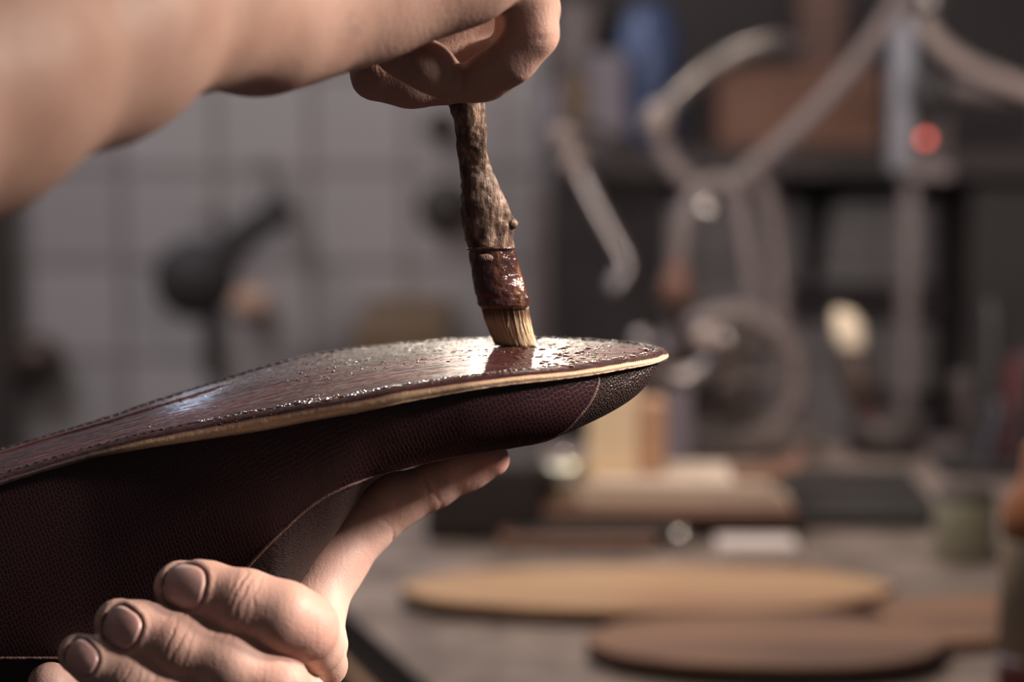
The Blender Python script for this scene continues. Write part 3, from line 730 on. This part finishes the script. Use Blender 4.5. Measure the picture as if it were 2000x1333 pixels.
for c, t, n, L, Wd in nl: nail_mesh(c, t, n, L, Wd, .0088, handL)
tag(handL, 'bare hand gripping the shoe from below, three fingers wrapped over its near side', 'hand')

# ---- hand and forearm with the brush
fore = [J(-620, 330, .425, 330), J(-400, 255, .445, 305), J(-100, 150, .485, 255), J(180, 55, .525, 202), J(380, -14, .560, 162)]
hand_ = [J(380, -14, .560, 162), J(500, 12, .585, 148), J(600, -20, .602, 146), J(720, -54, .612, 143), J(880, -108, .622, 138), J(985, -160, .630, 118)]
hand2 = [J(420, -60, .590, 140), J(700, -130, .650, 140), J(930, -150, .665, 130)]
hand3 = [J(760, 10, .700, 75), J(860, 40, .705, 78), J(960, 40, .705, 80)]
idx = [J(985, -90, .634, 72), J(1030, -10, .636, 52), J(1042, 66, .638, 43), J(1000, 118, .641, 40), J(950, 150, .646, 40), J(918, 166, .650, 36)]
mid2 = [J(1000, -80, .668, 72), J(1028, 20, .670, 54), J(1018, 80, .675, 44), J(950, 130, .690, 42), J(880, 150, .695, 48), J(770, 145, .694, 42)]
thb = [J(700, 20, .650, 70), J(790, 105, .648, 42), J(840, 132, .646, 42), J(884, 168, .650, 36)]
ring2 = [J(1000, -80, .700, 72), J(1030, 20, .700, 58), J(1000, 90, .704, 50), J(930, 120, .706, 46), J(840, 130, .706, 42)]
low = [J(725, 60, .668, 60), J(733, 148, .664, 41), J(800, 162, .664, 43), J(872, 168, .664, 39)]
cr = []
a, b = thb[1][0], thb[2][0]
cr2 = [(idx[2][0], idx[1][0]-idx[3][0], .009, .0006, .0004, .001, 5, (-FWD).tolist()), (idx[3][0], idx[3][0]-idx[4][0], .009, .0006, .0005, .001, 9, (-FWD).tolist())]
handR = build_hand('forearm_and_hand', [fore, hand_, hand2, hand3], [idx, mid2, thb, low, ring2], .0010, kf=.005, kp=.004, ku=.0012, creases=cr2,
                   dirt=[(P(680, 52, .585), .005, .45)], red=[(idx[2][0], .01, .3)], palm_links=[.006, .006, .004, .004, .006])
tag(handR, 'bare forearm and closed hand reaching in above, holding the twig brush', 'arm')

# ================================================================ BACKGROUND
def thing(name, V, F, mat, label, cat, group=None, bev=None, smooth=True, **k):
    o = make(name, V, F, mat, smooth=smooth, **k); tag(o, label, cat, group)
    if bev: bevel(o, bev)
    return o
def pbox(x0, x1, y0, y1, D, depth, rz=0, ry=0, bottom=None):
    """box whose front face spans the photo rectangle at distance D"""
    c = P((x0+x1)/2, (y0+y1)/2, D); h = S(y1-y0, D); wd = S(x1-x0, D)
    if bottom is not None:
        topz = c[2]+h/2; c[2] = (topz+bottom)/2; h = topz-bottom
    return boxv((c[0], c[1]+depth/2, c[2]), (wd, depth, h), rz, ry)

# ---- cut soles lying on the bench
def cut_sole(px0, px1, pyc, half_rows, thick, mat, label, toe_right=True, under=True):
    Dc = DB(pyc, BENCH_Z+thick); a = P(px0, pyc, Dc); b = P(px1, pyc, Dc); L = b[0]-a[0]; cy = a[1]
    s = np.linspace(0, 1, 60); wn = np.interp(s, [0, .03, .1, .25, .4, .55, .7, .85, .95, 1], [0, .35, .62, .85, .95, 1, .98, .8, .5, 0])
    wn = np.convolve(np.pad(wn, 3, 'edge'), np.ones(5)/5, 'same')[3:-3]; wn[0] = wn[-1] = .04
    if not toe_right: wn = wn[::-1]
    x = a[0]+L*s; o = np.vstack([np.c_[x, cy-half_rows*wn], np.c_[x[::-1], cy+half_rows*wn[::-1]]])
    e = empty('cut_sole', (a[0]+L/2, cy, BENCH_Z))
    V, F = prism(o, BENCH_Z+thick*.62, BENCH_Z+thick); t = make('leather_face', V, F, mat, e, smooth=False); bevel(t, .0008)
    c = o.mean(0); V, F = prism((o-c)*np.array([.995, .97])+c, BENCH_Z, BENCH_Z+thick*.62); make('dark_backing', V, F, M['under'], e, smooth=False)
    tag(e, label, 'shoe sole', 'cut soles on the bench'); return e
cut_sole(783, 1745, 1146, .056, .012, M['hideA'], 'pale tan cut leather sole on the bench, the farther of the two')
cut_sole(1145, 1850, 1246, .058, .013, M['hideB'], 'reddish brown cut leather sole on the bench, the nearer of the two')
cz = P(1840, 1215, DB(1215)); 
V, F = boxv((cz[0]+.05, cz[1]-.01, BENCH_Z+.004), (.17, .10, .008), R(12)); thing('leather_offcut', V, F, M['hideB'], 'reddish brown leather offcut beside the bottle at the right edge', 'leather piece', bev=.001, smooth=False)

# ---- white matchbox-like carton
V, F = pbox(1405, 1560, 1068, 1112, DB(1112), .035, 0, 0, BENCH_Z); thing('small_carton', V, F, M['white'], 'small white carton lying behind the tan cut sole', 'box', bev=.001, smooth=False)
# ---- stack: hide, tray, board, papers, box
z = BENCH_Z
def slab(x0, x1, D, depth, z0, z1, rz=0):
    a = P(x0, 900, D); b = P(x1, 900, D); return boxv(((a[0]+b[0])/2, a[1]+depth/2, (z0+z1)/2), (b[0]-a[0], depth, z1-z0), rz)
V, F = slab(975, 1290, 1.585, .10, z, z+.010); thing('leather_stack', V, F, M['walnut'], 'red-brown slab of leather at the bottom of the pile under the box', 'leather', bev=.003, smooth=False)
V, F = slab(1000, 1330, 1.595, .10, z+.010, z+.0125); thing('dark_tray', V, F, M['black'], 'flat black tray on the red-brown leather slab', 'tray', bev=.002, smooth=False)
V, F = slab(1060, 1560, 1.62, .10, z+.0125, z+.021); thing('wooden_board', V, F, M['walnut'], 'brown wooden board under the pale papers', 'board', bev=.002, smooth=False)
V, F = slab(1345, 1850, 1.655, .16, z, z+.0125); thing('black_case', V, F, M['black'], 'low black case carrying the brown board on its right end', 'case', bev=.003, smooth=False)
for k in range(5):
    V, F = slab(1135-k*2+random.uniform(-6, 6), 1550-k*12+random.uniform(-8, 8), 1.64, .075, z+.021+k*.0029, z+.0238+k*.0029, R(random.uniform(-1, 1)))
    thing('paper_sheet', V, F, M['paper'], ('lowest', 'second lowest', 'middle', 'second highest', 'topmost')[k]+' of the five thick cream sheets piled on the brown board', 'paper', 'cream sheets piled on the brown board', smooth=False)
zt = z+.0356
bx = empty('cardboard_box', tuple(slab(1150, 1300, 1.672, .04, zt, zt+.01)[0].mean(0)*[1, 1, 0]+[0, 0, zt]))
hb = P(0, 757, 1.672)[2]-zt
V, F = slab(1150, 1245, 1.672, .036, zt, zt+hb); o = make('box_side', V, F, M['card'], bx, smooth=False); bevel(o, .001)
V, F = slab(1246, 1300, 1.672, .036, zt, zt+hb*.82); o = make('box_flap', V, F, M['cardo'], bx, smooth=False); bevel(o, .001); tag(o, 'orange cardboard flap')
tag(bx, 'lit cream and orange cardboard box behind the shoe toe, on the papers', 'box')
# curled paper
pts = [P(1430, 950, 1.66), P(1500, 932, 1.66), P(1545, 918, 1.67), P(1572, 895, 1.67)]
cv = resample(pts, 24); cv[:, 2] = np.maximum(cv[:, 2], zt+.0014); V = np.vstack([cv+[0, -.01, 0], cv+[0, .04, 0], cv+[0, .04, .0012], cv+[0, -.01, .0012]]); n = 24
F = [(i, i+1, n+i+1, n+i) for i in range(n-1)]+[(3*n+i, 2*n+i, 2*n+i+1, 3*n+i+1) for i in range(n-1)]+[(i, 3*n+i, 3*n+i+1, i+1) for i in range(n-1)]+[(n+i, n+i+1, 2*n+i+1, 2*n+i) for i in range(n-1)]
thing('leather_scrap', V, F, M['orange'], 'curled orange-brown leather scrap at the right end of the papers', 'leather piece')
# dark toolbox left of the stack, with a polished tin in front
V, F = pbox(830, 1060, 905, 1100, 1.62, .14, 0, 0, BENCH_Z); thing('dark_toolbox', V, F, M['panel'], 'dark toolbox behind the fingertip under the shoe', 'toolbox', bev=.006, smooth=False)
tz = P(0, 905, 1.62)[2]
c = P(1083, 932, 1.60)
tin = empty('polished_tin', (c[0]+.012, c[1], z+.021))
V, F = lathe([(.0001, 0), (.017, 0), (.0175, .002), (.0175, .024), (.016, .026), (.0001, .026)], (P(1105, 930, 1.66)[0], P(1105, 930, 1.66)[1], z+.021)); 
make('tin_body', V, F, M['gold'], tin); V, F = sphere((P(1105, 930, 1.66)[0], P(1105, 930, 1.66)[1], z+.050), .0045); make('knob', V, F, M['chrome'], tin)
tag(tin, 'small shiny tin glinting on the left end of the brown board', 'tin')
for px, py, D, lab in ((1330, 1052, 1.60, 'round steel knob on the bench left of the white carton'), (1690, 996, 1.72, 'shiny round knob on the black case right of the white carton')):
    c = P(px, py, D); r = .0065
    V, F = lathe([(.0001, 0), (r*.9, 0), (r*.6, .003), (r*.5, max(c[2]-BENCH_Z-.006, .008)-.002)], (c[0], c[1], BENCH_Z)); V2, F2 = sphere((c[0], c[1], c[2]), r); V, F = join((V, F), (V2, F2))
    thing('steel_weight', V, F, M['chrome'], lab, 'knob')

# ---- machine with round wheel
c = P(1400, 745, 1.92); zb = BENCH_Z
mc = empty('finishing_machine', (c[0], c[1]+.05, zb))
V, F = boxv((c[0]+.005, c[1]+.05, zb+.012), (.15, .13, .024)); o = make('base', V, F, M['mach'], mc, smooth=False); bevel(o, .004)
V, F = lathe([(.0001, -.02), (.040, -.02), (.046, -.008), (.046, .03), (.040, .04), (.0001, .04)], (c[0]-.008, c[1]+.05, c[2]-.005), axis=(0, 1, 0)); make('housing', V, F, M['mach'], mc)
V, F = boxv((c[0]-.01, c[1]+.06, (zb+.02+c[2])/2), (.055, .05, c[2]-zb-.02)); o = make('column', V, F, M['mach'], mc, smooth=False); bevel(o, .008)
V, F = torus((c[0]+.012, c[1], c[2]+.002), .052, .009); o = make('hand_wheel', V, F, M['rubber'], mc)
for a in range(0, 360, 72):
    V, F = tube([(c[0]+.012, c[1], c[2]+.002), (c[0]+.012+.050*math.cos(R(a)), c[1], c[2]+.002+.050*math.sin(R(a)))], .004, 8); make('spoke', V, F, M['mach'], o)
V, F = torus(tuple(P(1335, 665, 1.85)), .032, .0085, (0, 1, .35), a0=0, a1=180); make('arched_guard', V, F, M['steel'], mc)
V, F = sphere(tuple(P(1380, 662, 1.83)), .011); o = make('knob', V, F, M['hosel'], mc)
V, F = lathe([(.016, 0), (.013, .015), (.006, .028), (.004, .034)], tuple(P(1322, 588, 1.86)), 24); make('funnel', V, F, M['walnut'], mc)
V, F = lathe([(.0001, -.004), (.012, -.004), (.012, .004), (.0001, .004)], (c[0]-.012, c[1]-.01, c[2]-.004), axis=(0, 1, 0)); o = make('hub', V, F, M['black'], mc)
V, F = tube([P(1322, 590, 1.88), P(1322, 640, 1.90), P(1360, 720, 1.93)], .007, 10, 12); make('bracket', V, F, M['mach'], mc)
V, F = tube([P(1262, 665, 1.86), P(1330, 770, 1.92)], .006, 10); make('bracket', V, F, M['mach'], mc)
tag(mc, 'old dark bench machine with an arched guard and a round hand wheel', 'machine')
V, F = pbox(1305, 1350, 760, 850, 1.86, .03, 0, 0, zb); thing('lilac_carton', V, F, M['lilac'], 'pale violet carton between the cardboard box and the machine', 'box', bev=.001, smooth=False)

# ---- dark back panel with shelf, right side
PN = 2.45
a = P(1042, 0, PN); 
def vpanel(name, x0, x1, y0, y1, D, th, mat, label, cat, bottom=None):
    V, F = pbox(x0, x1, y0, y1, D, th, 0, 0, bottom); return thing(name, V, F, mat, label, cat, bev=.003, smooth=False)
vpanel('dark_cabinet', 1085, 1300, 352, 900, 2.64, .30, M['panel'], 'tall black cabinet behind the bench, beyond the hooked rod', 'cabinet', 0.0)
vpanel('grey_locker', 1036, 1075, 380, 900, 2.72, .25, M['rubber'], 'narrow grey-brown locker just left of the black cabinet', 'locker', 0.0)
# wall shelf with brackets, running right
sh = empty('wall_shelf', tuple(P(1500, 330, 2.6)))
zs = P(0, 292, 2.62)[2]
ax0 = P(1075, 292, 2.62)[0]; ax1 = P(2150, 292, 2.62)[0]
V, F = boxv(((ax0+ax1)/2, 2.79, zs-.014), (ax1-ax0, .40, .028)); o = make('shelf_board', V, F, M['dark'], sh, smooth=False); bevel(o, .002)
V, F = boxv(((ax0+ax1)/2, WALL_Y-.03, zs+.25), (ax1-ax0, .04, .50)); make('back_board', V, F, M['panel'], sh, smooth=False)
for px in (1300, 1700, 2050):
    x = P(px, 0, 2.45)[0]; V, F = prism([(0, 0), (.16, 0), (0, .16)], 0, .02); V = np.c_[x+V[:, 2], WALL_Y-.01-V[:, 0], zs-.028-V[:, 1]]; make('bracket', V, F, M['black'], sh, smooth=False)
tag(sh, 'dark wall shelf running to the right behind the hanging hoses', 'shelf')
def shelf_item(name, x0, x1, ytop, mat, label, cat, dy=.10, D=2.66):
    V, F = pbox(x0, x1, ytop, 292, D, dy, 0, 0, zs); return thing(name, V, F, mat, label, cat, bev=.003, smooth=False)
shelf_item('orange_crate', 1405, 1725, 135, M['orange'], 'orange-brown wooden crate on the wall shelf behind the slanting hose', 'crate')
shelf_item('tall_board', 1560, 1650, -60, M['walnut'], 'tall red-brown board standing behind the orange-brown crate', 'board', .02, 2.86)
c = P(1272, 80, 2.66)
V, F = lathe([(.0001, 0), (.030, 0), (.033, .004), (.033, P(0, 60, 2.66)[2]-zs), (.026, P(0, 40, 2.66)[2]-zs), (.020, P(0, 10, 2.66)[2]-zs), (.0001, P(0, 8, 2.66)[2]-zs)], (c[0], c[1]+.03, zs)); 
thing('blue_can', V, F, M['blue'], 'round blue can standing on the wall shelf', 'can')
shelf_item('lilac_pack', 1150, 1225, 105, M['lilac'], 'pale violet packet left of the blue can', 'packet', .05)
shelf_item('ochre_tin', 1105, 1150, 150, M['ochre'], 'ochre tin between the grey bottle and the violet packet', 'tin', .05)
c = P(1082, 180, 2.66)
V, F = lathe([(.0001, 0), (.013, 0), (.013, .04), (.006, .055), (.006, .07), (.0001, .07)], (c[0]+.002, c[1]+.03, zs)); thing('grey_bottle', V, F, M['lilac'], 'small grey bottle at the left end of the wall shelf', 'bottle')
shelf_item('grey_carton', 1085, 1160, 5, M['rubber'], 'dark grey carton at the back of the shelf beside the hand', 'box', .05, 2.86)

# ---- pole with control box and red lamp
pl = empty('grey_pole', tuple(P(1757, 340, 2.25)*[1, 1, 0]+[0, 0, 0]))
a = P(1757, 336, 2.25); V, F = boxv((a[0], a[1], (a[2]+2.4)/2), (.022, .022, 2.4-a[2])); o = make('post', V, F, M['pole'], pl, smooth=False); bevel(o, .003)
V, F = boxv((a[0], a[1]+.02, 1.0), (.012, .012, a[2]*2-2.0+.02+.2)); 
V, F = boxv((a[0]+.012, a[1]+.015, a[2]/2), (.014, .014, a[2])); make('lower_rod', V, F, M['rubber'], pl, smooth=False)
tag(pl, 'grey metal pole rising beside the box with the red lamp', 'pole')
cb = empty('control_box', tuple(P(1830, 340, 2.2)))
V, F = pbox(1785, 1862, 215, 345, 2.23, .05); o = make('housing', V, F, M['dark'], cb, smooth=False); bevel(o, .004)
V, F = pbox(1780, 1860, 318, 352, 2.215, .03); o = make('terminal_cover', V, F, M['rubber'], cb, smooth=False); bevel(o, .002)
V, F = sphere(tuple(P(1808, 271, 2.22)), .004, 1, .8, 1); o = make('indicator_lamp', V, F, None, cb)
t = NT('glowing_red_lens'); t.out((.5, .05, .04), .3, Emission_Color=(1, .16, .11, 1), Emission_Strength=3.0); o.data.materials.append(t.m)
V, F = sphere(tuple(P(1815, 180, 2.21)), .018, 1, .7, 1.6); make('black_plug', V, F, M['black'], cb)
tag(cb, 'dark control box with a round red indicator lamp by the pole', 'control box')

# ---- hoses and rods hanging on the right
def hose(name, pts, r, mat, label, cat='hose', grp=None, n=50):
    w_ = [P(*p) for p in pts]; V, F = tube(w_, r, 12, n); return thing(name, V, F, mat, label, cat, grp)
hose('slanting_hose', [(1800, -60, 2.2), (1740, 30, 2.15), (1660, 140, 2.12), (1560, 250, 2.1), (1470, 330, 2.08), (1410, 372, 2.08), (1350, 360, 2.08), (1305, 310, 2.09), (1285, 250, 2.10)], .0085, M['rubber'], 'long grey hose slanting down from top right and curling up at its end')
hose('curved_tube', [(1270, 245, 2.12), (1310, 205, 2.12), (1370, 150, 2.14), (1440, 105, 2.15), (1510, 85, 2.16), (1555, 92, 2.17)], .0085, M['steel'], 'curved grey metal tube above the crate front', 'tube')
hose('black_cable', [(1320, 330, 2.3), (1250, 300, 2.3), (1170, 255, 2.3), (1120, 245, 2.32)], .006, M['dark'], 'thin dark cable running behind the hooked rod', 'cable')
V, F = sphere(tuple(P(1283, 235, 2.09)), .012, 1, 1, 1.3); thing('tube_cap', V, F, M['hosel'], 'pale round cap at the lower end of the curved tube', 'cap')
hose('arched_hose', [(1330, 560, 2.02), (1327, 490, 2.02), (1340, 420, 2.02), (1372, 372, 2.03), (1410, 358, 2.03), (1438, 385, 2.03), (1452, 450, 2.03), (1463, 520, 2.03), (1475, 600, 2.03), (1490, 680, 2.04)], .0085, M['rubber'], 'grey hose arching over the steel hook above the machine')
hose('hanging_hose', [(1480, 350, 2.10), (1500, 390, 2.10), (1512, 470, 2.1), (1520, 560, 2.1), (1530, 680, 2.1), (1525, 780, 2.1)], .0085, M['rubber'], 'straight grey hose hanging right of the arched one')
V, F = sphere(tuple(P(1381, 411, 2.0)), .0085); V2, F2 = tube([P(1381, 411, 2.0), P(1381, 411, 2.12), P(1381, 325, 2.63)], .004, 8, 8); V, F = join((V, F), (V2, F2)); thing('steel_hook', V, F, M['chrome'], 'round-ended steel hook holding the arched hose', 'hook')
hose('pale_hose', [(1790, 0, 2.2), (1822, 70, 2.2), (1870, 115, 2.2), (1940, 150, 2.2), (2060, 195, 2.2)], .0085, M['hosel'], 'pale beige hose curving off the upper right edge')
hose('short_hose', [(1850, 172, 2.24), (1920, 180, 2.24), (2060, 195, 2.24)], .008, M['rubber'], 'grey-brown hose running right beneath the pale beige one')
V, F = sphere(tuple(P(1815, 0, 2.18)), .014); thing('hose_joint', V, F, M['steel'], 'round metal joint at the top of the pale beige hose', 'joint')
rd = empty('hooked_rod', tuple(P(1140, 330, 2.1)))
V, F = tube([P(1103, 268, 2.1), P(1120, 315, 2.1), P(1150, 380, 2.1), P(1185, 445, 2.1), P(1215, 500, 2.1), P(1222, 525, 2.1), P(1200, 565, 2.1)], [.011, .011, .009, .008, .008, .0075, .007], 12, 40); make('shaft', V, F, M['steel'], rd)
V, F = tube([P(1101, 268, 2.09), P(1101, 275, 2.30), P(1101, 300, 2.64)], .003, 8, 8); make('hanger', V, F, M['black'], rd)
V, F = sphere(tuple(P(1101, 268, 2.08)), .0105); make('ring_end', V, F, M['hosel'], rd); V, F = sphere(tuple(P(1120, 318, 2.08)), .0105); make('collar', V, F, M['hosel'], rd)
tag(rd, 'steel rod with a bent lower end hanging right of the brush', 'tool')

# ---- tall brush with cream head
tb = empty('round_brush', (P(1720, 980, 1.95)[0], P(1720, 980, 1.95)[1], BENCH_Z))
V, F = tube([P(1640, 618, 1.95), P(1648, 628, 1.95), P(1658, 650, 1.95), P(1664, 678, 1.95)], [.006, .0105, .0120, .0095], 20, 16); make('bristle_head', V, F, M['cream'], tb)
V, F = tube([P(1663, 685, 1.95), P(1675, 745, 1.95), P(1690, 800, 1.95)], [.010, .014, .009], 18, 14); make('ferrule', V, F, M['brass'], tb)
V, F = tube([P(1690, 800, 1.95), P(1706, 850, 1.95), P(1726, 960, 1.95)], [.008, .010, .008], 14, 14); make('handle', V, F, M['redd'], tb)
tag(tb, 'brush with cream round head pointing up and dark red handle', 'brush')
c = P(1735, 960, 1.93); 
V, F = lathe([(.0001, 0), (.030, 0), (.032, max(P(0, 950, 1.95)[2]-BENCH_Z, .03)), (.028, max(P(0, 950, 1.95)[2]-BENCH_Z, .03)), (.027, .005), (.0001, .005)], (c[0], c[1]+.02, BENCH_Z)); thing('dark_cup', V, F, M['dark'], 'low dark cup holding the cream-headed brush', 'cup')
# ---- tool holder right with handles
hz = P(0, 905, 1.82)[2]
V, F = pbox(1845, 2010, 905, 960, 1.84, .06, 0, 0, BENCH_Z); thing('tool_holder', V, F, M['black'], 'black tool holder behind the olive jar', 'tool holder', bev=.003, smooth=False)
for pts, r, m, lab in (([(1937, 610, 1.86), (1935, 690, 1.86), (1925, 800, 1.86), (1920, 915, 1.86)], .0085, 'black', 'black upright handle in the tool holder'),
                       ([(1985, 715, 1.87), (1972, 800, 1.87), (1955, 915, 1.87)], .009, 'redd', 'dark red slanting handle in the tool holder'),
                       ([(1950, 800, 1.85), (1932, 860, 1.85), (1915, 915, 1.85)], .008, 'navy', 'dark blue short handle in the tool holder'),
                       ([(1880, 750, 1.88), (1893, 830, 1.88), (1905, 915, 1.88)], .010, 'dark', 'dark brown handle leaning left in the tool holder'),
                       ([(2020, 700, 1.88), (2000, 800, 1.88), (1985, 915, 1.88)], .009, 'black', 'black handle at the right edge in the tool holder')):
    hose('awl', pts, r, M[m], lab, 'tool', None, 20)
# ---- racks on the tiled wall at the right
for k, (x0, x1, y0, y1, lab, mt) in enumerate(((1545, 1900, 575, 612, 'upper dark rail across the tiles behind the cream brush head', 'dark'), (1700, 1890, 795, 838, 'lower dark rail across the tiles behind the cream brush', 'dark'))):
    V, F = pbox(x0, x1, y0, y1, 2.9, .03); V[:, 1] = np.where(V[:, 1] > V[:, 1].mean(), WALL_Y, V[:, 1]); thing('wall_rail', V, F, M[mt], lab, 'rail', smooth=False)
vpanel('dark_upright', 1890, 2140, 330, 900, 2.75, .2, M['umber'], 'dark brown cupboard at the right edge behind the tools', 'cupboard', 0.0)
V, F = pbox(1780, 1875, 858, 940, 2.0, .01, 0, 0, BENCH_Z); thing('pale_card', V, F, M['lilac'], 'pale grey card standing left of the tool holder', 'card', smooth=False)

# ---- olive jar, bottle at right edge
c = P(1895, 1105, DB(1105)); h = P(0, 972, DB(1105))[2]-BENCH_Z; r = S(62, DB(1105))
jr = empty('olive_jar', (c[0], c[1]+r, BENCH_Z))
V, F = lathe([(.0001, 0), (r*.94, 0), (r, .003), (r, h*.86), (r*.9, h*.93), (r*.88, h*.95)], (c[0], c[1]+r, BENCH_Z)); make('glass_body', V, F, M['glass'], jr)
V, F = lathe([(r*.92, h*.93), (r*.92, h*1.04), (.0001, h*1.04)], (c[0], c[1]+r, BENCH_Z)); make('lid', V, F, M['dark'], jr)
tag(jr, 'squat olive-grey glass jar on the bench left of the bottle', 'jar')
Db = 1.26; c = P(2030, 1380, DB(1380)); Db = DB(1380); r = S(70, Db); zz = lambda py: P(0, py, Db)[2]-BENCH_Z
bo = empty('plastic_bottle', (c[0], c[1]+r, BENCH_Z)); L = (c[0], c[1]+r, BENCH_Z)
V, F = lathe([(.0001, 0), (r*.97, 0), (r, .003), (r, zz(1290))], L); make('liquid', V, F, M['wine'], bo)
V, F = lathe([(r*1.003, zz(1290)), (r*1.003, zz(1065)), (r*.97, zz(1050))], L); make('label_band', V, F, M['milk'], bo)
V, F = lathe([(r, zz(1052)), (r*.98, zz(1000)), (r*.75, zz(955)), (r*.45, zz(930)), (r*.42, zz(880)), (r*.25, zz(860)), (.0001, zz(858))], L); make('cap', V, F, M['amber'], bo)
tag(bo, 'bottle with amber shoulder and cloudy body at the right edge', 'bottle')

# ---- things on the tiled wall, left
DW = 2.86
pn = empty('round_pan', tuple(P(380, 550, DW)))
c = P(385, 545, DW)
V, F = lathe([(.0001, -.02), (.035, -.018), (.047, -.004), (.049, .02), (.045, .03), (.0001, .035)], tuple(c), axis=(0, -1, .1)); make('pan_bowl', V, F, M['panel'], pn)
V, F = tube([P(430, 500, DW), P(485, 455, DW), P(545, 415, DW)], [.022, .019, .018], 14, 12); o = make('handle', V, F, M['panel'], pn)
V, F = tube([P(545, 415, DW), P(547, 395, DW+.03), P(547, 390, WALL_Y/cp-.0)], .004, 8, 6); make('hanger', V, F, M['black'], pn)
tag(pn, 'dark round pan with a slanting thick handle hung on the tiles', 'pan')
for px, py, lab in ((400, 420, 'small steel peg on the tiles directly above the round pan'), (510, 318, 'upper small steel peg right of the round pan'), (522, 378, 'lower small steel peg right of the round pan')):
    a = P(px, py, 2.93); V, F = tube([a, (a[0], WALL_Y, a[2])], .005, 10, 4); V2, F2 = sphere(tuple(a), .008); V, F = join((V, F), (V2, F2)); thing('steel_peg', V, F, M['steel'], lab, 'peg')
a = P(472, 612, 2.9); V, F = sphere((a[0], WALL_Y-.022, a[2]), .023, 1.15, .9, .8); thing('beige_sponge', V, F, M['beige'], 'small beige sponge on the tiles below the pan handle', 'sponge')
a = P(385, 690, 2.88); V, F = boxv((a[0], WALL_Y-.015, a[2]), (.018, .03, .10)); thing('brown_bracket', V, F, M['dark'], 'narrow brown bracket on the tiles under the round pan', 'bracket', bev=.003, smooth=False)
a = P(40, 728, 2.9); V, F = sphere((a[0], WALL_Y-.03, a[2]), .034, 1, .9, .9); thing('brown_bobbin', V, F, M['brass'], 'brown round bobbin on the tiles at the left edge', 'bobbin')
for px, py, r, lab in ((862, 252, .022, 'upper small dark disc on the tiles left of the brush handle'), (870, 415, .036, 'larger dark disc on the tiles left of the brush handle')):
    a = P(px, py, 2.93); V, F = lathe([(.0001, -.01), (r*.9, -.01), (r, 0), (r*.9, .012), (.0001, .014)], (a[0], WALL_Y-.012, a[2]), axis=(0, -1, 0)); thing('dark_disc', V, F, M['dark'], lab, 'disc')
V, F = pbox(690, 870, 650, 720, 2.7, .05); V[:, 2] = np.where(V[:, 2] < V[:, 2].mean(), V[:, 2].min(), V[:, 2]); V[:, 1] = np.where(V[:, 1] > V[:, 1].mean(), WALL_Y, V[:, 1]); thing('olive_ledge', V, F, M['ochre'], 'low olive-brown box against the tiles behind the sole', 'box', smooth=False)
